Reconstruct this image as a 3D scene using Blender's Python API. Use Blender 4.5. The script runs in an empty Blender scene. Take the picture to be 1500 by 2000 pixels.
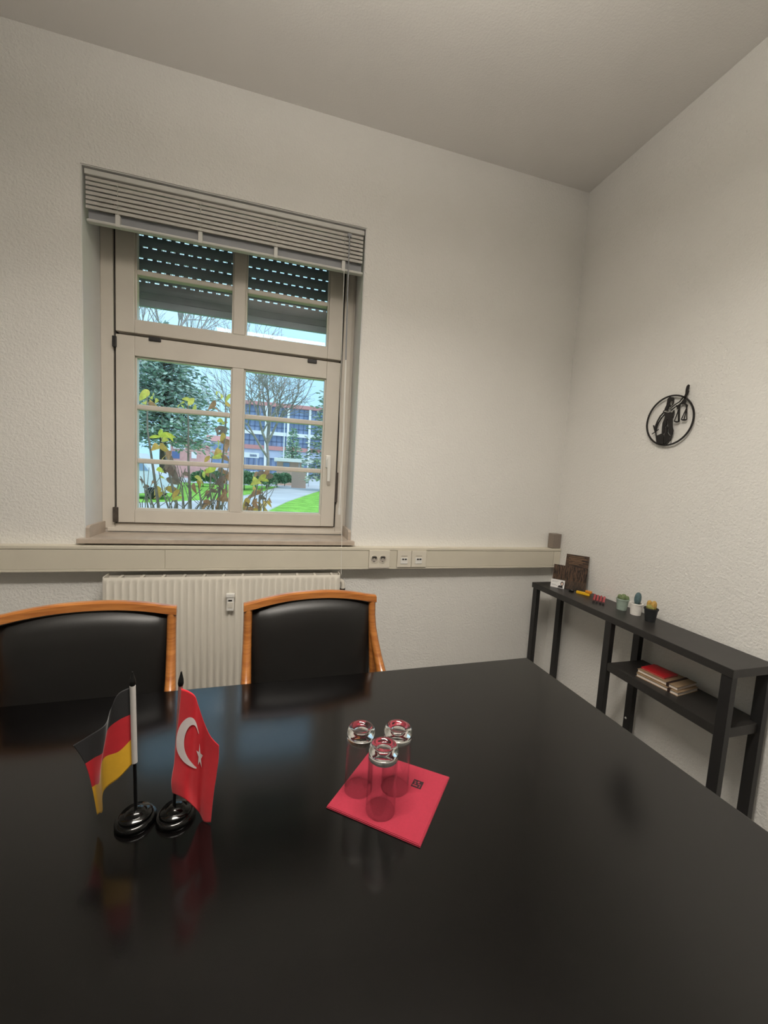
import bpy, bmesh, math, random
from mathutils import Vector, Matrix
from mathutils.geometry import tessellate_polygon
random.seed(7)
C = bpy.context.scene.collection
scene = bpy.context.scene

# ------------------------------------------------------------------ camera
CZ = 1.345                       # camera height above the floor
FPX = 775.0                      # focal length in pixels of the 1500 x 2000 frame
RX = Vector((0.9625004826, -0.2653006594, 0.0566425727))
UX = Vector((-0.0298655443, 0.1039009777, 0.9941391432))
FX = Vector((0.2696309889, 0.9585510664, -0.0920813926))
cam = bpy.data.cameras.new('camera')
cam.sensor_fit = 'HORIZONTAL'; cam.sensor_width = 36.0; cam.lens = 36.0 * FPX / 1500.0
cam.clip_start = 0.02; cam.clip_end = 600
camo = bpy.data.objects.new('camera', cam); C.objects.link(camo)
camo.matrix_world = Matrix(((RX.x, UX.x, -FX.x, 0), (RX.y, UX.y, -FX.y, 0), (RX.z, UX.z, -FX.z, CZ), (0, 0, 0, 1)))
scene.camera = camo
# ------------------------------------------------------------------ view, sky, lights
vs = scene.view_settings
vs.view_transform = 'Standard'; vs.look = 'None'; vs.gamma = 1.0; vs.exposure = 0.0; vs.use_curve_mapping = False
world = bpy.data.worlds.new('overcast_sky'); scene.world = world; world.use_nodes = True
nt = world.node_tree; nt.nodes.clear()
wo = nt.nodes.new('ShaderNodeOutputWorld'); bg = nt.nodes.new('ShaderNodeBackground')
tc = nt.nodes.new('ShaderNodeTexCoord'); no = nt.nodes.new('ShaderNodeTexNoise'); cr = nt.nodes.new('ShaderNodeValToRGB')
no.inputs['Scale'].default_value = 2.2; no.inputs['Detail'].default_value = 3
cr.color_ramp.elements[0].position = 0.35; cr.color_ramp.elements[0].color = (0.33, 0.57, 0.80, 1)
cr.color_ramp.elements[1].position = 0.70; cr.color_ramp.elements[1].color = (0.46, 0.70, 0.88, 1)
nt.links.new(tc.outputs['Generated'], no.inputs['Vector']); nt.links.new(no.outputs['Fac'], cr.inputs['Fac'])
nt.links.new(cr.outputs['Color'], bg.inputs['Color']); bg.inputs['Strength'].default_value = 1.75
nt.links.new(bg.outputs['Background'], wo.inputs['Surface'])
sun = bpy.data.lights.new('outdoor_fill_sun', 'SUN'); sun.energy = 2.2; sun.angle = math.radians(35); sun.color = (1.0, 0.97, 0.92)
suno = bpy.data.objects.new('outdoor_fill_sun', sun); C.objects.link(suno)
suno.rotation_euler = Vector((-0.50, 0.42, -0.76)).to_track_quat('-Z', 'Y').to_euler()   # high, from behind the house; added to brighten the overcast outdoors
LAMP_DOWN = 35.0; LAMP_UP = 30.0; LAMP_COLOR = (1.0, 0.935, 0.845); LAMP_SPREAD = 158.0
LAMP_POS = (0.05, 0.50, 2.58)

# ------------------------------------------------------------------ helpers
def at(px, py, Y):               # point seen at that pixel, on the plane y = Y
    d = FX + RX * ((px - 750) / FPX) - UX * ((py - 1000) / FPX)
    p = d * (Y / d.y); return Vector((p.x, p.y, p.z + CZ))
def atX(px, py, X):
    d = FX + RX * ((px - 750) / FPX) - UX * ((py - 1000) / FPX)
    p = d * (X / d.x); return Vector((p.x, p.y, p.z + CZ))
def atZ(px, py, Z):
    d = FX + RX * ((px - 750) / FPX) - UX * ((py - 1000) / FPX)
    p = d * ((Z - CZ) / d.z); return Vector((p.x, p.y, p.z + CZ))
def lin(c):
    return tuple(((v / 255) / 12.92 if v / 255 <= 0.04045 else ((v / 255 + 0.055) / 1.055) ** 2.4) for v in c)

MATS = {}
def mat(name, rgb, rough=0.5, metal=0.0, var=0.06, vscale=12.0, bump=0.0, bscale=120.0, bdist=0.002, spec=0.5, coat=0.0, trans=0.0, ior=1.45, sheen=0.0, detail=3.0):
    if name in MATS: return MATS[name]
    m = bpy.data.materials.new(name); m.use_nodes = True; t = m.node_tree; b = t.nodes['Principled BSDF']
    c = lin(rgb)
    b.inputs['Roughness'].default_value = rough; b.inputs['Metallic'].default_value = metal
    b.inputs['Specular IOR Level'].default_value = spec; b.inputs['Coat Weight'].default_value = coat
    b.inputs['Transmission Weight'].default_value = trans; b.inputs['IOR'].default_value = ior
    b.inputs['Sheen Weight'].default_value = sheen
    tcn = t.nodes.new('ShaderNodeTexCoord')
    if var > 0:
        n = t.nodes.new('ShaderNodeTexNoise'); n.inputs['Scale'].default_value = vscale; n.inputs['Detail'].default_value = detail
        r = t.nodes.new('ShaderNodeValToRGB')
        r.color_ramp.elements[0].position = 0.3; r.color_ramp.elements[1].position = 0.7
        r.color_ramp.elements[0].color = tuple(max(0, v * (1 - var)) for v in c) + (1,)
        r.color_ramp.elements[1].color = tuple(min(1, v * (1 + var)) for v in c) + (1,)
        t.links.new(tcn.outputs['Object'], n.inputs['Vector']); t.links.new(n.outputs['Fac'], r.inputs['Fac'])
        t.links.new(r.outputs['Color'], b.inputs['Base Color'])
    else:
        b.inputs['Base Color'].default_value = c + (1,)
    if bump > 0:
        n2 = t.nodes.new('ShaderNodeTexNoise'); n2.inputs['Scale'].default_value = bscale; n2.inputs['Detail'].default_value = 2
        bp = t.nodes.new('ShaderNodeBump'); bp.inputs['Strength'].default_value = bump; bp.inputs['Distance'].default_value = bdist
        t.links.new(tcn.outputs['Object'], n2.inputs['Vector']); t.links.new(n2.outputs['Fac'], bp.inputs['Height'])
        t.links.new(bp.outputs['Normal'], b.inputs['Normal'])
    MATS[name] = m; return m

def wood_mat(name, dark, light, scale=(3, 3, 40), rough=0.28, coat=0.4):
    m = bpy.data.materials.new(name); m.use_nodes = True; t = m.node_tree; b = t.nodes['Principled BSDF']
    tcn = t.nodes.new('ShaderNodeTexCoord'); mp = t.nodes.new('ShaderNodeMapping'); mp.inputs['Scale'].default_value = scale
    n = t.nodes.new('ShaderNodeTexNoise'); n.inputs['Scale'].default_value = 3; n.inputs['Detail'].default_value = 5; n.inputs['Distortion'].default_value = 0.6
    r = t.nodes.new('ShaderNodeValToRGB')
    r.color_ramp.elements[0].position = 0.3; r.color_ramp.elements[0].color = lin(dark) + (1,)
    r.color_ramp.elements[1].position = 0.7; r.color_ramp.elements[1].color = lin(light) + (1,)
    t.links.new(tcn.outputs['Object'], mp.inputs['Vector']); t.links.new(mp.outputs['Vector'], n.inputs['Vector'])
    t.links.new(n.outputs['Fac'], r.inputs['Fac']); t.links.new(r.outputs['Color'], b.inputs['Base Color'])
    b.inputs['Roughness'].default_value = rough; b.inputs['Coat Weight'].default_value = coat; b.inputs['Coat Roughness'].default_value = 0.15
    MATS[name] = m; return m

class MB:                        # collects shapes, then links them as ONE mesh object
    def __init__(s): s.v = []; s.f = []; s.mi = []; s.sm = []
    def add(s, vs_, fs, mi=0, smooth=False):
        o = len(s.v); s.v += [Vector(v) for v in vs_]
        for f in fs: s.f.append([i + o for i in f]); s.mi.append(mi); s.sm.append(smooth)
        return s
    def box(s, lo, hi, mi=0, bevel=0.0, M=None):
        lo = Vector(lo); hi = Vector(hi)
        if bevel <= 0:
            vs_ = [Vector((x, y, z)) for x in (lo.x, hi.x) for y in (lo.y, hi.y) for z in (lo.z, hi.z)]
            fs = [(0, 1, 3, 2), (4, 6, 7, 5), (0, 4, 5, 1), (2, 3, 7, 6), (0, 2, 6, 4), (1, 5, 7, 3)]
        else:
            bm = bmesh.new(); bmesh.ops.create_cube(bm, size=1)
            for v in bm.verts:
                v.co = Vector(((lo.x + hi.x) / 2 + v.co.x * (hi.x - lo.x), (lo.y + hi.y) / 2 + v.co.y * (hi.y - lo.y), (lo.z + hi.z) / 2 + v.co.z * (hi.z - lo.z)))
            bmesh.ops.bevel(bm, geom=bm.edges[:], offset=bevel, segments=2, affect='EDGES', profile=0.6)
            bm.verts.index_update()
            vs_ = [v.co.copy() for v in bm.verts]; fs = [[v.index for v in f.verts] for f in bm.faces]; bm.free()
        if M: vs_ = [M @ v for v in vs_]
        return s.add(vs_, fs, mi)
    def tube(s, pts, rad, n=8, mi=0, cap=True, ax=None, smooth=True):
        pts = [Vector(p) for p in pts]; k = len(pts)
        if not isinstance(rad, (list, tuple)): rad = [rad] * k
        rings = []; prev = None
        for i, p in enumerate(pts):
            t = (pts[min(i + 1, k - 1)] - pts[max(i - 1, 0)]).normalized()
            if prev is None:
                a = Vector(ax) if ax else (Vector((0, 0, 1)) if abs(t.z) < 0.9 else Vector((1, 0, 0)))
            else: a = prev
            u = (a - t * a.dot(t)).normalized(); w = t.cross(u); prev = u
            r = rad[i]; ra, rb = r if isinstance(r, (tuple, list)) else (r, r)
            rings.append([p + u * (ra * math.cos(2 * math.pi * (j + .5) / n)) + w * (rb * math.sin(2 * math.pi * (j + .5) / n)) for j in range(n)])
        vs_ = [v for r in rings for v in r]; fs = []
        for i in range(k - 1):
            for j in range(n): fs.append((i * n + j, i * n + (j + 1) % n, (i + 1) * n + (j + 1) % n, (i + 1) * n + j))
        s.add(vs_, fs, mi, smooth)
        if cap: s.add(rings[0], [list(range(n))[::-1]], mi); s.add(rings[-1], [list(range(n))], mi)
        return s
    def lathe(s, prof, c, n=32, mi=0, M=None, close=False):
        c = Vector(c); vs_ = []
        for r, z in prof:
            for j in range(n):
                a = 2 * math.pi * j / n; p = Vector((r * math.cos(a), r * math.sin(a), z))
                vs_.append((M @ p if M else p) + c)
        fs = []; k = len(prof)
        for i in range(k if close else k - 1):
            i2 = (i + 1) % k
            for j in range(n): fs.append((i * n + j, i * n + (j + 1) % n, i2 * n + (j + 1) % n, i2 * n + j))
        return s.add(vs_, fs, mi, True)
    def prism(s, poly, off, mi=0):   # poly: coplanar 3D points, extruded by the vector off
        poly = [Vector(p) for p in poly]; off = Vector(off); n = len(poly)
        tris = tessellate_polygon([poly])
        vs_ = poly + [p + off for p in poly]
        fs = [tuple(t) for t in tris] + [tuple(i + n for i in t[::-1]) for t in tris]
        fs += [(i, (i + 1) % n, n + (i + 1) % n, n + i) for i in range(n)]
        return s.add(vs_, fs, mi)
    def sphere(s, c, r, nu=10, nv=7, mi=0, sc=(1, 1, 1)):
        prof = [(max(1e-4, r * math.sin(math.pi * i / nv)), -r * math.cos(math.pi * i / nv)) for i in range(nv + 1)]
        return s.lathe(prof, c, nu, mi, Matrix.Diagonal(Vector(sc)))
    def build(s, name, m, parent=None, local=False):
        me = bpy.data.meshes.new(name); org = ORG.get(parent.name, Vector()) if parent else Vector()
        me.from_pydata([tuple(v if local else v - org) for v in s.v], [], s.f)
        for mm in (m if isinstance(m, (list, tuple)) else [m]): me.materials.append(mm)
        me.polygons.foreach_set('material_index', s.mi); me.polygons.foreach_set('use_smooth', s.sm)
        bm = bmesh.new(); bm.from_mesh(me); bmesh.ops.recalc_face_normals(bm, faces=bm.faces[:]); bm.to_mesh(me); bm.free()
        me.update()
        if any(s.sm) and len(s.f) < 20000 and name not in ('back_cushion', 'front_panel'): me.set_sharp_from_angle(angle=math.radians(42))
        o = bpy.data.objects.new(name, me); C.objects.link(o)
        if parent: o.parent = parent; ORG[o.name] = org
        return o
ORG = {}
def thing(name, label, cat, loc=(0, 0, 0), rotz=0.0, group=None):
    o = bpy.data.objects.new(name, None); C.objects.link(o); o.location = loc; o.rotation_euler = (0, 0, rotz)
    o.empty_display_size = 0.05
    ORG[o.name] = Vector(loc); return tag(o, label, cat, group)
def tag(o, label, cat=None, group=None, kind=None):
    o['label'] = label
    if cat: o['category'] = cat
    if group: o['group'] = group
    if kind: o['kind'] = kind
    return o
def struct(o): o['kind'] = 'structure'; return o

# ------------------------------------------------------------------ materials
M_wall = mat('woodchip_wallpaper', (234, 232, 227), 0.85, var=0.012, vscale=3, bump=0.7, bscale=115, bdist=0.0045, spec=0.2)
M_ceil = mat('ceiling_paint', (234, 231, 227), 0.9, var=0.015, vscale=2, bump=0.3, bscale=140, bdist=0.003, spec=0.2)
M_floor = mat('grey_carpet', (120, 116, 112), 0.95, var=0.15, vscale=60, bump=0.4, bscale=300)
M_reveal = mat('reveal_paint', (222, 222, 220), 0.7, var=0.02, bump=0.15, bscale=120)
M_frame = mat('cream_window_paint', (214, 207, 196), 0.42, var=0.03, vscale=8)
M_gapshade = mat('dark_gap_shade', (70, 66, 62), 0.7, var=0.05)
M_sill = mat('beige_stone', (186, 172, 158), 0.35, var=0.14, vscale=14, bump=0.1, detail=6)
M_trunk = mat('cream_plastic', (214, 207, 190), 0.45, var=0.025, vscale=6)
M_rad = mat('radiator_enamel', (222, 216, 204), 0.38, var=0.015, vscale=6)
M_dark = mat('dark_metal', (62, 60, 60), 0.5, 0.6)
M_hinge = mat('brown_hinge_metal', (92, 84, 78), 0.5, 0.5, var=0.2, vscale=60)
M_black_table = mat('black_brown_tabletop', (7, 6, 6), 0.15, var=0.25, vscale=30, bump=0.05, bscale=260, bdist=0.0005, spec=0.45, ior=1.6)
M_black_metal = mat('black_painted_metal', (34, 33, 33), 0.42, var=0.08, bump=0.05)
M_black_board = mat('black_rack_board', (44, 42, 40), 0.4, var=0.12, vscale=25, bump=0.05, bscale=200)
M_wood = wood_mat('cherry_wood_lacquer', (146, 84, 34), (180, 116, 56))
M_leather = mat('black_leather', (30, 29, 28), 0.42, var=0.1, bump=0.15, bscale=500, bdist=0.0006)
M_slat = mat('blind_slat_grey', (190, 187, 180), 0.45, var=0.02)
M_blindgrey = mat('blind_shade_and_wand_grey', (150, 152, 156), 0.5, var=0.03)
M_blindwhite = mat('blind_rail_white', (206, 205, 200), 0.4, var=0.02)
M_shut = mat('shutter_grey', (160, 163, 174), 0.6, var=0.05)
M_white = mat('white_plastic', (232, 230, 224), 0.35, var=0.01)
M_gloss_black = mat('gloss_black_plastic', (8, 8, 8), 0.09, var=0.0, spec=0.4)
M_pole = mat('black_plastic_pole', (18, 18, 18), 0.3, var=0.0)

def thin_glass(name, f0, tint):       # thin sheet: mirror share rises towards grazing angles, the same from both sides
    m = bpy.data.materials.new(name); m.use_nodes = True; t = m.node_tree; t.nodes.clear()
    o = t.nodes.new('ShaderNodeOutputMaterial'); mx = t.nodes.new('ShaderNodeMixShader'); tr = t.nodes.new('ShaderNodeBsdfTransparent')
    g = t.nodes.new('ShaderNodeBsdfGlossy'); lw = t.nodes.new('ShaderNodeLayerWeight'); lw.inputs['Blend'].default_value = .5; pw = t.nodes.new('ShaderNodeMath'); pw.operation = 'POWER'; pw.inputs[1].default_value = 5
    fr = t.nodes.new('ShaderNodeMath'); fr.operation = 'MULTIPLY_ADD'; fr.inputs[1].default_value = .85; fr.inputs[2].default_value = f0
    t.links.new(lw.outputs['Facing'], pw.inputs[0]); t.links.new(pw.outputs[0], fr.inputs[0])
    g.inputs['Roughness'].default_value = 0.01; tr.inputs['Color'].default_value = tint
    t.links.new(fr.outputs[0], mx.inputs['Fac']); t.links.new(tr.outputs['BSDF'], mx.inputs[1]); t.links.new(g.outputs['BSDF'], mx.inputs[2])
    t.links.new(mx.outputs['Shader'], o.inputs['Surface']); return m
M_glass = thin_glass('window_glass', .02, (0.96, 0.98, 0.975, 1)); M_thin = thin_glass('thin_tumbler_wall', .04, (0.985, 0.99, 0.99, 1))
M_tumbler = mat('clear_drinking_glass', (250, 252, 252), 0.0, var=0.0, trans=1.0, ior=1.47)

# ------------------------------------------------------------------ room shell
WY = 2.10; XR = 1.726; XL = -2.7; YB = -2.6; ZC = 3.055; T = 0.46
OX0, OX1, OZ0, OZ1 = -0.829, 0.4155, 0.972, 2.585
mb = MB()
for lo, hi in (((XL - .2, WY, -0.7), (OX0, WY + T, ZC + .2)), ((OX1, WY, -0.7), (XR + .2, WY + T, ZC + .2)),
               ((OX0, WY, -0.7), (OX1, WY + T, OZ0 - .02)), ((OX0, WY, OZ1), (OX1, WY + T, ZC + .2))):
    mb.box(lo, hi)
wb = struct(mb.build('wall_back', M_wall)); tag(wb, 'white woodchip wall with the window, behind the chairs')
tag(struct(MB().box((XR, YB - .2, -0.1), (XR + .2, WY, ZC + .2)).build('wall_right', M_wall)), 'white woodchip wall behind the black rack')
tag(struct(MB().box((XL - .2, YB - .2, -0.1), (XL, WY, ZC + .2)).build('wall_left', M_wall)), 'white woodchip wall on the far left')
tag(struct(MB().box((XL, YB - .2, -0.1), (XR, YB, ZC + .2)).build('wall_rear', M_wall)), 'white woodchip wall behind the viewer')
tag(struct(MB().box((XL, YB, -0.1), (XR, WY, 0)).build('floor', M_floor)), 'grey carpet floor under the table')
tag(struct(MB().box((XL, YB, ZC), (XR, WY, ZC + .2)).build('ceiling', M_ceil)), 'white ceiling above the window')
mb = MB()
mb.box((XR - .014, YB, 0), (XR, WY, .07), bevel=.004)
tag(struct(mb.build('baseboard_right', M_white)), 'white skirting strip along the right wall')
tag(struct(MB().box((XL, WY - .014, 0), (XR - .014, WY, .07), bevel=.004).build('baseboard_back', M_white)), 'white skirting strip under the radiator wall')
# smooth plaster linings of the window recess
mb = MB()
mb.box((OX0, WY + .004, OZ0), (OX0 + .004, WY + .19, OZ1)); mb.box((OX1 - .004, WY + .004, OZ0), (OX1, WY + .19, OZ1)); mb.box((OX0 + .004, WY + .004, OZ1 - .004), (OX1 - .004, WY + .19, OZ1))
tag(struct(mb.build('trim_1', M_reveal)), 'smooth white plaster lining of the window recess')

# suspended office luminaire shining up and down, near the viewer and out of the picture
lx, ly, lz = LAMP_POS
lum = thing('pendant_luminaire', 'long white suspended office luminaire above the table, near the viewer', 'lamp', (lx, ly, lz))
mb = MB()
for a in (((-.63, -.15), (-.615, .15)), ((.615, -.15), (.63, .15)), ((-.615, -.15), (.615, -.137)), ((-.615, .137), (.615, .15))):
    mb.box((lx + a[0][0], ly + a[0][1], lz), (lx + a[1][0], ly + a[1][1], lz + .055))
mb.box((lx - .615, ly - .137, lz + .022), (lx + .615, ly + .137, lz + .028))
mb.build('housing', M_white, lum)
for dx in (-.5, .5): MB().tube([(lx + dx, ly, lz + .028), (lx + dx, ly, ZC)], .0015, 5).build('suspension_cable', M_white, lum)
for nm, dz, flip, pw, sp in (('down_light', .020, 0, LAMP_DOWN, LAMP_SPREAD), ('up_light', .034, math.pi, LAMP_UP, 180.0)):
    ld = bpy.data.lights.new(nm, 'AREA'); ld.shape = 'RECTANGLE'; ld.size = 1.2; ld.size_y = 0.26
    ld.energy = pw; ld.color = LAMP_COLOR; ld.spread = math.radians(sp)
    lo = bpy.data.objects.new(nm, ld); C.objects.link(lo); lo.parent = lum; lo.location = (0, 0, dz); lo.rotation_euler = (flip, 0, 0)

# ------------------------------------------------------------------ window
def Z(z): return CZ + z
win = thing('window_1', 'cream painted window with small panes and a hinged fanlight', 'window', (-.2, 2.30, OZ0)); struct(win)
FY0, FY1 = 2.283, 2.345
mb = MB()
mb.box((OX0 + .004, FY0, Z(-.345)), (-.770, FY1, OZ1 - .004), bevel=.004); mb.box((.350, FY0, Z(-.345)), (.398, FY1, OZ1 - .004), bevel=.004)
mb.box((-.770, FY0 + .004, Z(-.345)), (.350, FY1, Z(-.318)), bevel=.003); mb.box((-.770, FY0 + .004, Z(1.17)), (.350, FY1, OZ1 - .004), bevel=.003); mb.box((-.770, 2.327, Z(.58)), (.350, FY1, Z(.65))); mb.box((-.770, 2.3265, Z(-.318)), (.350, FY1, Z(-.29))); mb.box((OX0 + .004, FY0 + .006, Z(-.363)), (.398, FY1, Z(-.345)))
mb.build('frame', M_frame, win)
MB().box((.398, FY0 + .012, Z(-.345)), (OX1 - .004, FY1, OZ1 - .004)).build('frame_filler', M_frame, win)
mb = MB(); mb.box((-.770, FY0 + .012, Z(-.318)), (-.760, FY1, Z(1.17))); mb.box((.338, FY0 + .012, Z(-.318)), (.350, FY1, Z(1.17))); mb.build('gap_shade_strip', M_gapshade, win)  # dark strips standing in for the shaded gap between frame and sash
mb = MB(); mb.box((-.800, FY0 - .006, Z(-.358)), (.392, FY0 + .004, Z(-.341)), bevel=.003); mb.build('bottom_bead', M_frame, win)
mb = MB(); mb.box((.356, FY0 - .004, Z(-.318)), (.363, FY0, Z(1.1))); mb.box((.374, FY0 - .004, Z(-.318)), (.378, FY0, Z(1.1))); mb.build('frame_bead', M_frame, win)
def sash(name, z0, z1, gz0, gz1, bars):
    y0, y1 = 2.270, 2.325
    s = MB()
    s.box((-.757, y0, z0), (-.676, y1, z1), bevel=.004); s.box((.264, y0, z0), (.340, y1, z1), bevel=.004)
    s.box((-.676, y0, z0), (.264, y1, gz0 - .007), bevel=.003); s.box((-.676, y0, gz1 + .007), (.264, y1, z1), bevel=.003)
    s.box((-.226, y0 + .001, gz0 - .007), (-.168, y1, gz1 + .007), bevel=.004)
    so = s.build(name, M_frame, win)
    # stepped beads around each light
    for xa, xb in ((-.676, -.226), (-.168, .264)):
        b = MB()
        for lo, hi in (((xa, y0 + .012, gz0 - .007), (xa + .008, y1 - .01, gz1 + .007)), ((xb - .008, y0 + .012, gz0 - .007), (xb, y1 - .01, gz1 + .007)),
                       ((xa + .008, y0 + .012, gz0 - .007), (xb - .008, y1 - .01, gz0)), ((xa + .008, y0 + .012, gz1), (xb - .008, y1 - .01, gz1 + .007))):
            b.box(lo, hi, bevel=.0015)
        b.build('glazing_bead', M_frame, so)
        zz = [gz0] + [v for zb in bars for v in (zb - .013, zb + .013)] + [gz1]
        for zb in bars:
            MB().box((xa + .008, y0 + .008, zb - .0125), (xb - .008, y1 - .006, zb + .0125), bevel=.006).build('glazing_bar', M_frame, so)
        for k in range(0, len(zz), 2):
            MB().box((xa + .006, 2.306, zz[k] - .002), (xb - .006, 2.310, zz[k + 1] + .002)).build('pane', M_glass, so)
    return so
s1 = sash('casement', Z(-.312), Z(.608), Z(-.238), Z(.507), [Z(.003), Z(.270)])
s2 = sash('fanlight', Z(.622), Z(1.165), Z(.690), Z(1.105), [Z(.911)])
# fittings
def latch(px, py, sx, sz):
    p = at(px, py, 2.262)
    MB().box((p.x - sx, 2.262, p.z - sz), (p.x + sx, 2.272, p.z + sz), bevel=.003).build('fanlight_stay', M_dark, win)
latch(302, 662, .027, .010); latch(610, 705, .025, .010)
p = at(231, 668, 2.272); MB().box((-.770, 2.262, p.z - .026), (-.752, 2.284, p.z + .026), bevel=.003).build('hinge', M_dark, win)
p = at(231, 1008, 2.272); MB().box((-.772, 2.262, Z(-.31)), (-.748, 2.284, Z(-.235)), bevel=.003).build('hinge', M_hinge, win)
p = at(641, 905, 2.26)
hd = MB().box((p.x - .014, 2.262, p.z - .025), (p.x + .014, 2.272, p.z + .045), bevel=.004).build('handle_plate', M_white, s1)
mb = MB(); mb.tube([(p.x, 2.264, p.z + .02), (p.x, 2.235, p.z + .02)], .008, 10); mb.tube([(p.x, 2.236, p.z + .026), (p.x + .002, 2.234, p.z), (p.x + .003, 2.237, p.z - .10)], [(.010, .006), (.010, .006), (.008, .006)], 10)
mb.build('handle', M_white, s1)
mb = MB(); p = at(653, 930, 2.27); mb.box((.340, 2.268, Z(-.17)), (.355, 2.285, Z(.0)), bevel=.002); mb.build('lock_strip', M_hinge, win)

# stone sill with side upstands
sl = thing('window_sill', 'beige stone window sill with small side upstands under the window', 'sill', (-.2, 2.17, Z(-.385)))
MB().box((-.850, 2.068, Z(-.385)), (.428, 2.290, Z(-.363)), bevel=.003).build('slab', M_sill, sl)
for x0, x1 in ((OX0 + .0045, OX0 + .019), (OX1 - .019, OX1 - .0045)):
    pr = [(x0, 2.100, Z(-.363)), (x0, 2.283, Z(-.363)), (x0, 2.283, Z(-.308)), (x0, 2.115, Z(-.308)), (x0, 2.100, Z(-.318))]
    MB().prism(pr, (x1 - x0, 0, 0)).build('upstand', M_sill, sl)

# venetian blind
bl = thing('venetian_blind', 'raised grey venetian blind with white bottom rail over the window', 'blind', (-.2, 2.13, Z(1.0)))
bx0, bx1 = -.818, .408
mb = MB(); mb.box((bx0, 2.106, Z(1.206)), (bx1, 2.160, Z(1.229)), bevel=.005); mb.build('head_rail', M_blindwhite, bl)
for k in range(7):
    z = Z(1.197 - k * .0192)
    y0 = 2.108
    pr = []
    for a in range(5):
        u = a / 4; pr.append((bx0 + .006, y0 + .028 * u + .000, z + .008 * u + .003 * math.sin(math.pi * u)))
    pr += [(q[0], q[1], q[2] - .0016) for q in pr[::-1]]
    pr = [(q[0], q[1], q[2]) for q in pr]
    mb = MB(); mb.prism(pr, (bx1 - bx0 - .012, 0, 0))
    mb.box((bx0 + .006, y0 - .0005, z - .0125), (bx1 - .006, y0 + .0012, z + .0005))
    mb.build('slat', M_slat, bl)
MB().box((bx0 + .01, 2.124, Z(1.026)), (bx1 - .006, 2.128, Z(1.072))).build('back_panel', M_blindgrey, bl)  # grey panel painted as the shadow under the lowest slat
MB().box((bx0 + .008, 2.104, Z(1.016)), (bx1, 2.132, Z(1.028)), bevel=.005).build('bottom_rail', M_blindwhite, bl)
for px in (230, 391, 538, 670):
    x = at(px, 440 + (px - 168) * .2, 2.105).x
    MB().box((x - .009, 2.1015, Z(1.014)), (x + .009, 2.1235, Z(1.064)), bevel=.002).build('rail_clip', M_blindwhite, bl)
    MB().tube([(x, 2.1055, Z(1.055)), (x, 2.1055, Z(1.195))], .0012, 5).build('ladder_cord', M_slat, bl)
mb = MB(); x = at(683, 455, 2.10).x
mb.box((x - .010, 2.096, Z(1.180)), (x + .010, 2.108, Z(1.196)), bevel=.002); mb.tube([(x, 2.099, Z(1.19)), (x + .003, 2.098, Z(.9)), (x + .010, 2.098, Z(.58))], .0035, 6); mb.build('tilt_wand', M_blindgrey, bl)
mb = MB(); mb.tube([(x + .010, 2.098, Z(.58)), (x + .018, 2.115, Z(.2)), (x + .016, 2.12, Z(-.19))], .0045, 6); mb.tube([(x + .016, 2.12, Z(-.19)), (x + .016, 2.12, Z(-.225))], .007, 8); mb.build('wand_grip', M_white, bl)
q = at(672, 530, 2.10)
mb = MB(); mb.tube([(q.x, 2.098, Z(1.012)), (q.x + .01, 2.095, Z(.3)), (at(668, 1047, 2.06).x, 2.062, Z(-.357)), (at(667, 1075, 2.03).x, 2.030, Z(-.44)), (at(667, 1120, 2.02).x, 2.026, Z(-.535))], .0011, 5); mb.build('pull_cord', M_white, bl)

# roller shutter outside
sh = thing('roller_shutter', 'half lowered dark grey roller shutter with light slits outside the fanlight', 'shutter', (-.2, 2.42, Z(.8)))
sx0, sx1 = -.80, .40
def shutter_slat(zslit, phase):
    mb = MB()
    zb = zslit - .0045; z0 = zb - .0475                        # neck with slits, then the slat body below
    pr = [(sx0, 2.416, z0), (sx0, 2.413, z0 + .012), (sx0, 2.412, z0 + .024), (sx0, 2.413, z0 + .036), (sx0, 2.416, zb), (sx0, 2.424, zb), (sx0, 2.424, z0)]
    mb.prism(pr, (sx1 - sx0, 0, 0))
    x = sx0
    xs = sx0 - phase
    while xs < sx1:
        a, b = max(sx0, xs), min(sx1, xs + .0205)
        if b > a: mb.box((a, 2.419, zb), (b, 2.422, zb + .0095))
        xs += .0425
    mb.build('shutter_slat', M_shut, sh)
for k, ph in enumerate((.018, .030, .008, .029, .006, .020, .012)): shutter_slat(Z(.925 + .0562 * k), ph)
mb = MB(); mb.box((sx0, 2.413, Z(.838)), (sx1, 2.425, Z(.8705))); mb.box((sx0, 2.409, Z(.800)), (sx1, 2.428, Z(.836)), bevel=.003); mb.build('end_bar', M_shut, sh)
for a, b in ((-.829, -.80), (.40, .4155)): MB().box((a, 2.40, OZ0), (b, 2.44, OZ1)).build('guide_rail', M_shut, sh)

# ------------------------------------------------------------------ cable trunking, sockets, radiator
tr = thing('cable_trunking', 'cream plastic cable trunking running along the wall below the window', 'trunking', (-.5, 2.07, Z(-.508)))
TY = 2.040
mb = MB(); x0, x1 = XL, XR
mb.box((x0, TY + .006, Z(-.506)), (x1, WY - .0005, Z(-.393)))
mb.box((x0, TY, Z(-.5085)), (x1, TY + .012, Z(-.4975)), bevel=.0025); mb.box((x0, TY, Z(-.4055)), (x1, TY + .012, Z(-.3905)), bevel=.0025)
mb.build('channel', M_trunk, tr)
xj = at(322, 1095, TY).x; xs0 = at(720, 1092, TY).x; xs1 = at(761, 1092, TY).x; xd0 = at(775, 1092, TY).x; xd1 = at(803, 1092, TY).x; xd2 = at(832, 1092, TY).x; xe = at(1081, 1092, TY).x
for a, b in ((x0, xj - .001), (xj + .001, xs0), (xs1, xd0), (xd2, xe - .001), (xe + .001, x1 - .002)):
    MB().box((a, TY + .0015, Z(-.4965)), (b, TY + .0075, Z(-.4075)), bevel=.001).build('cover', M_trunk, tr)
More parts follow.
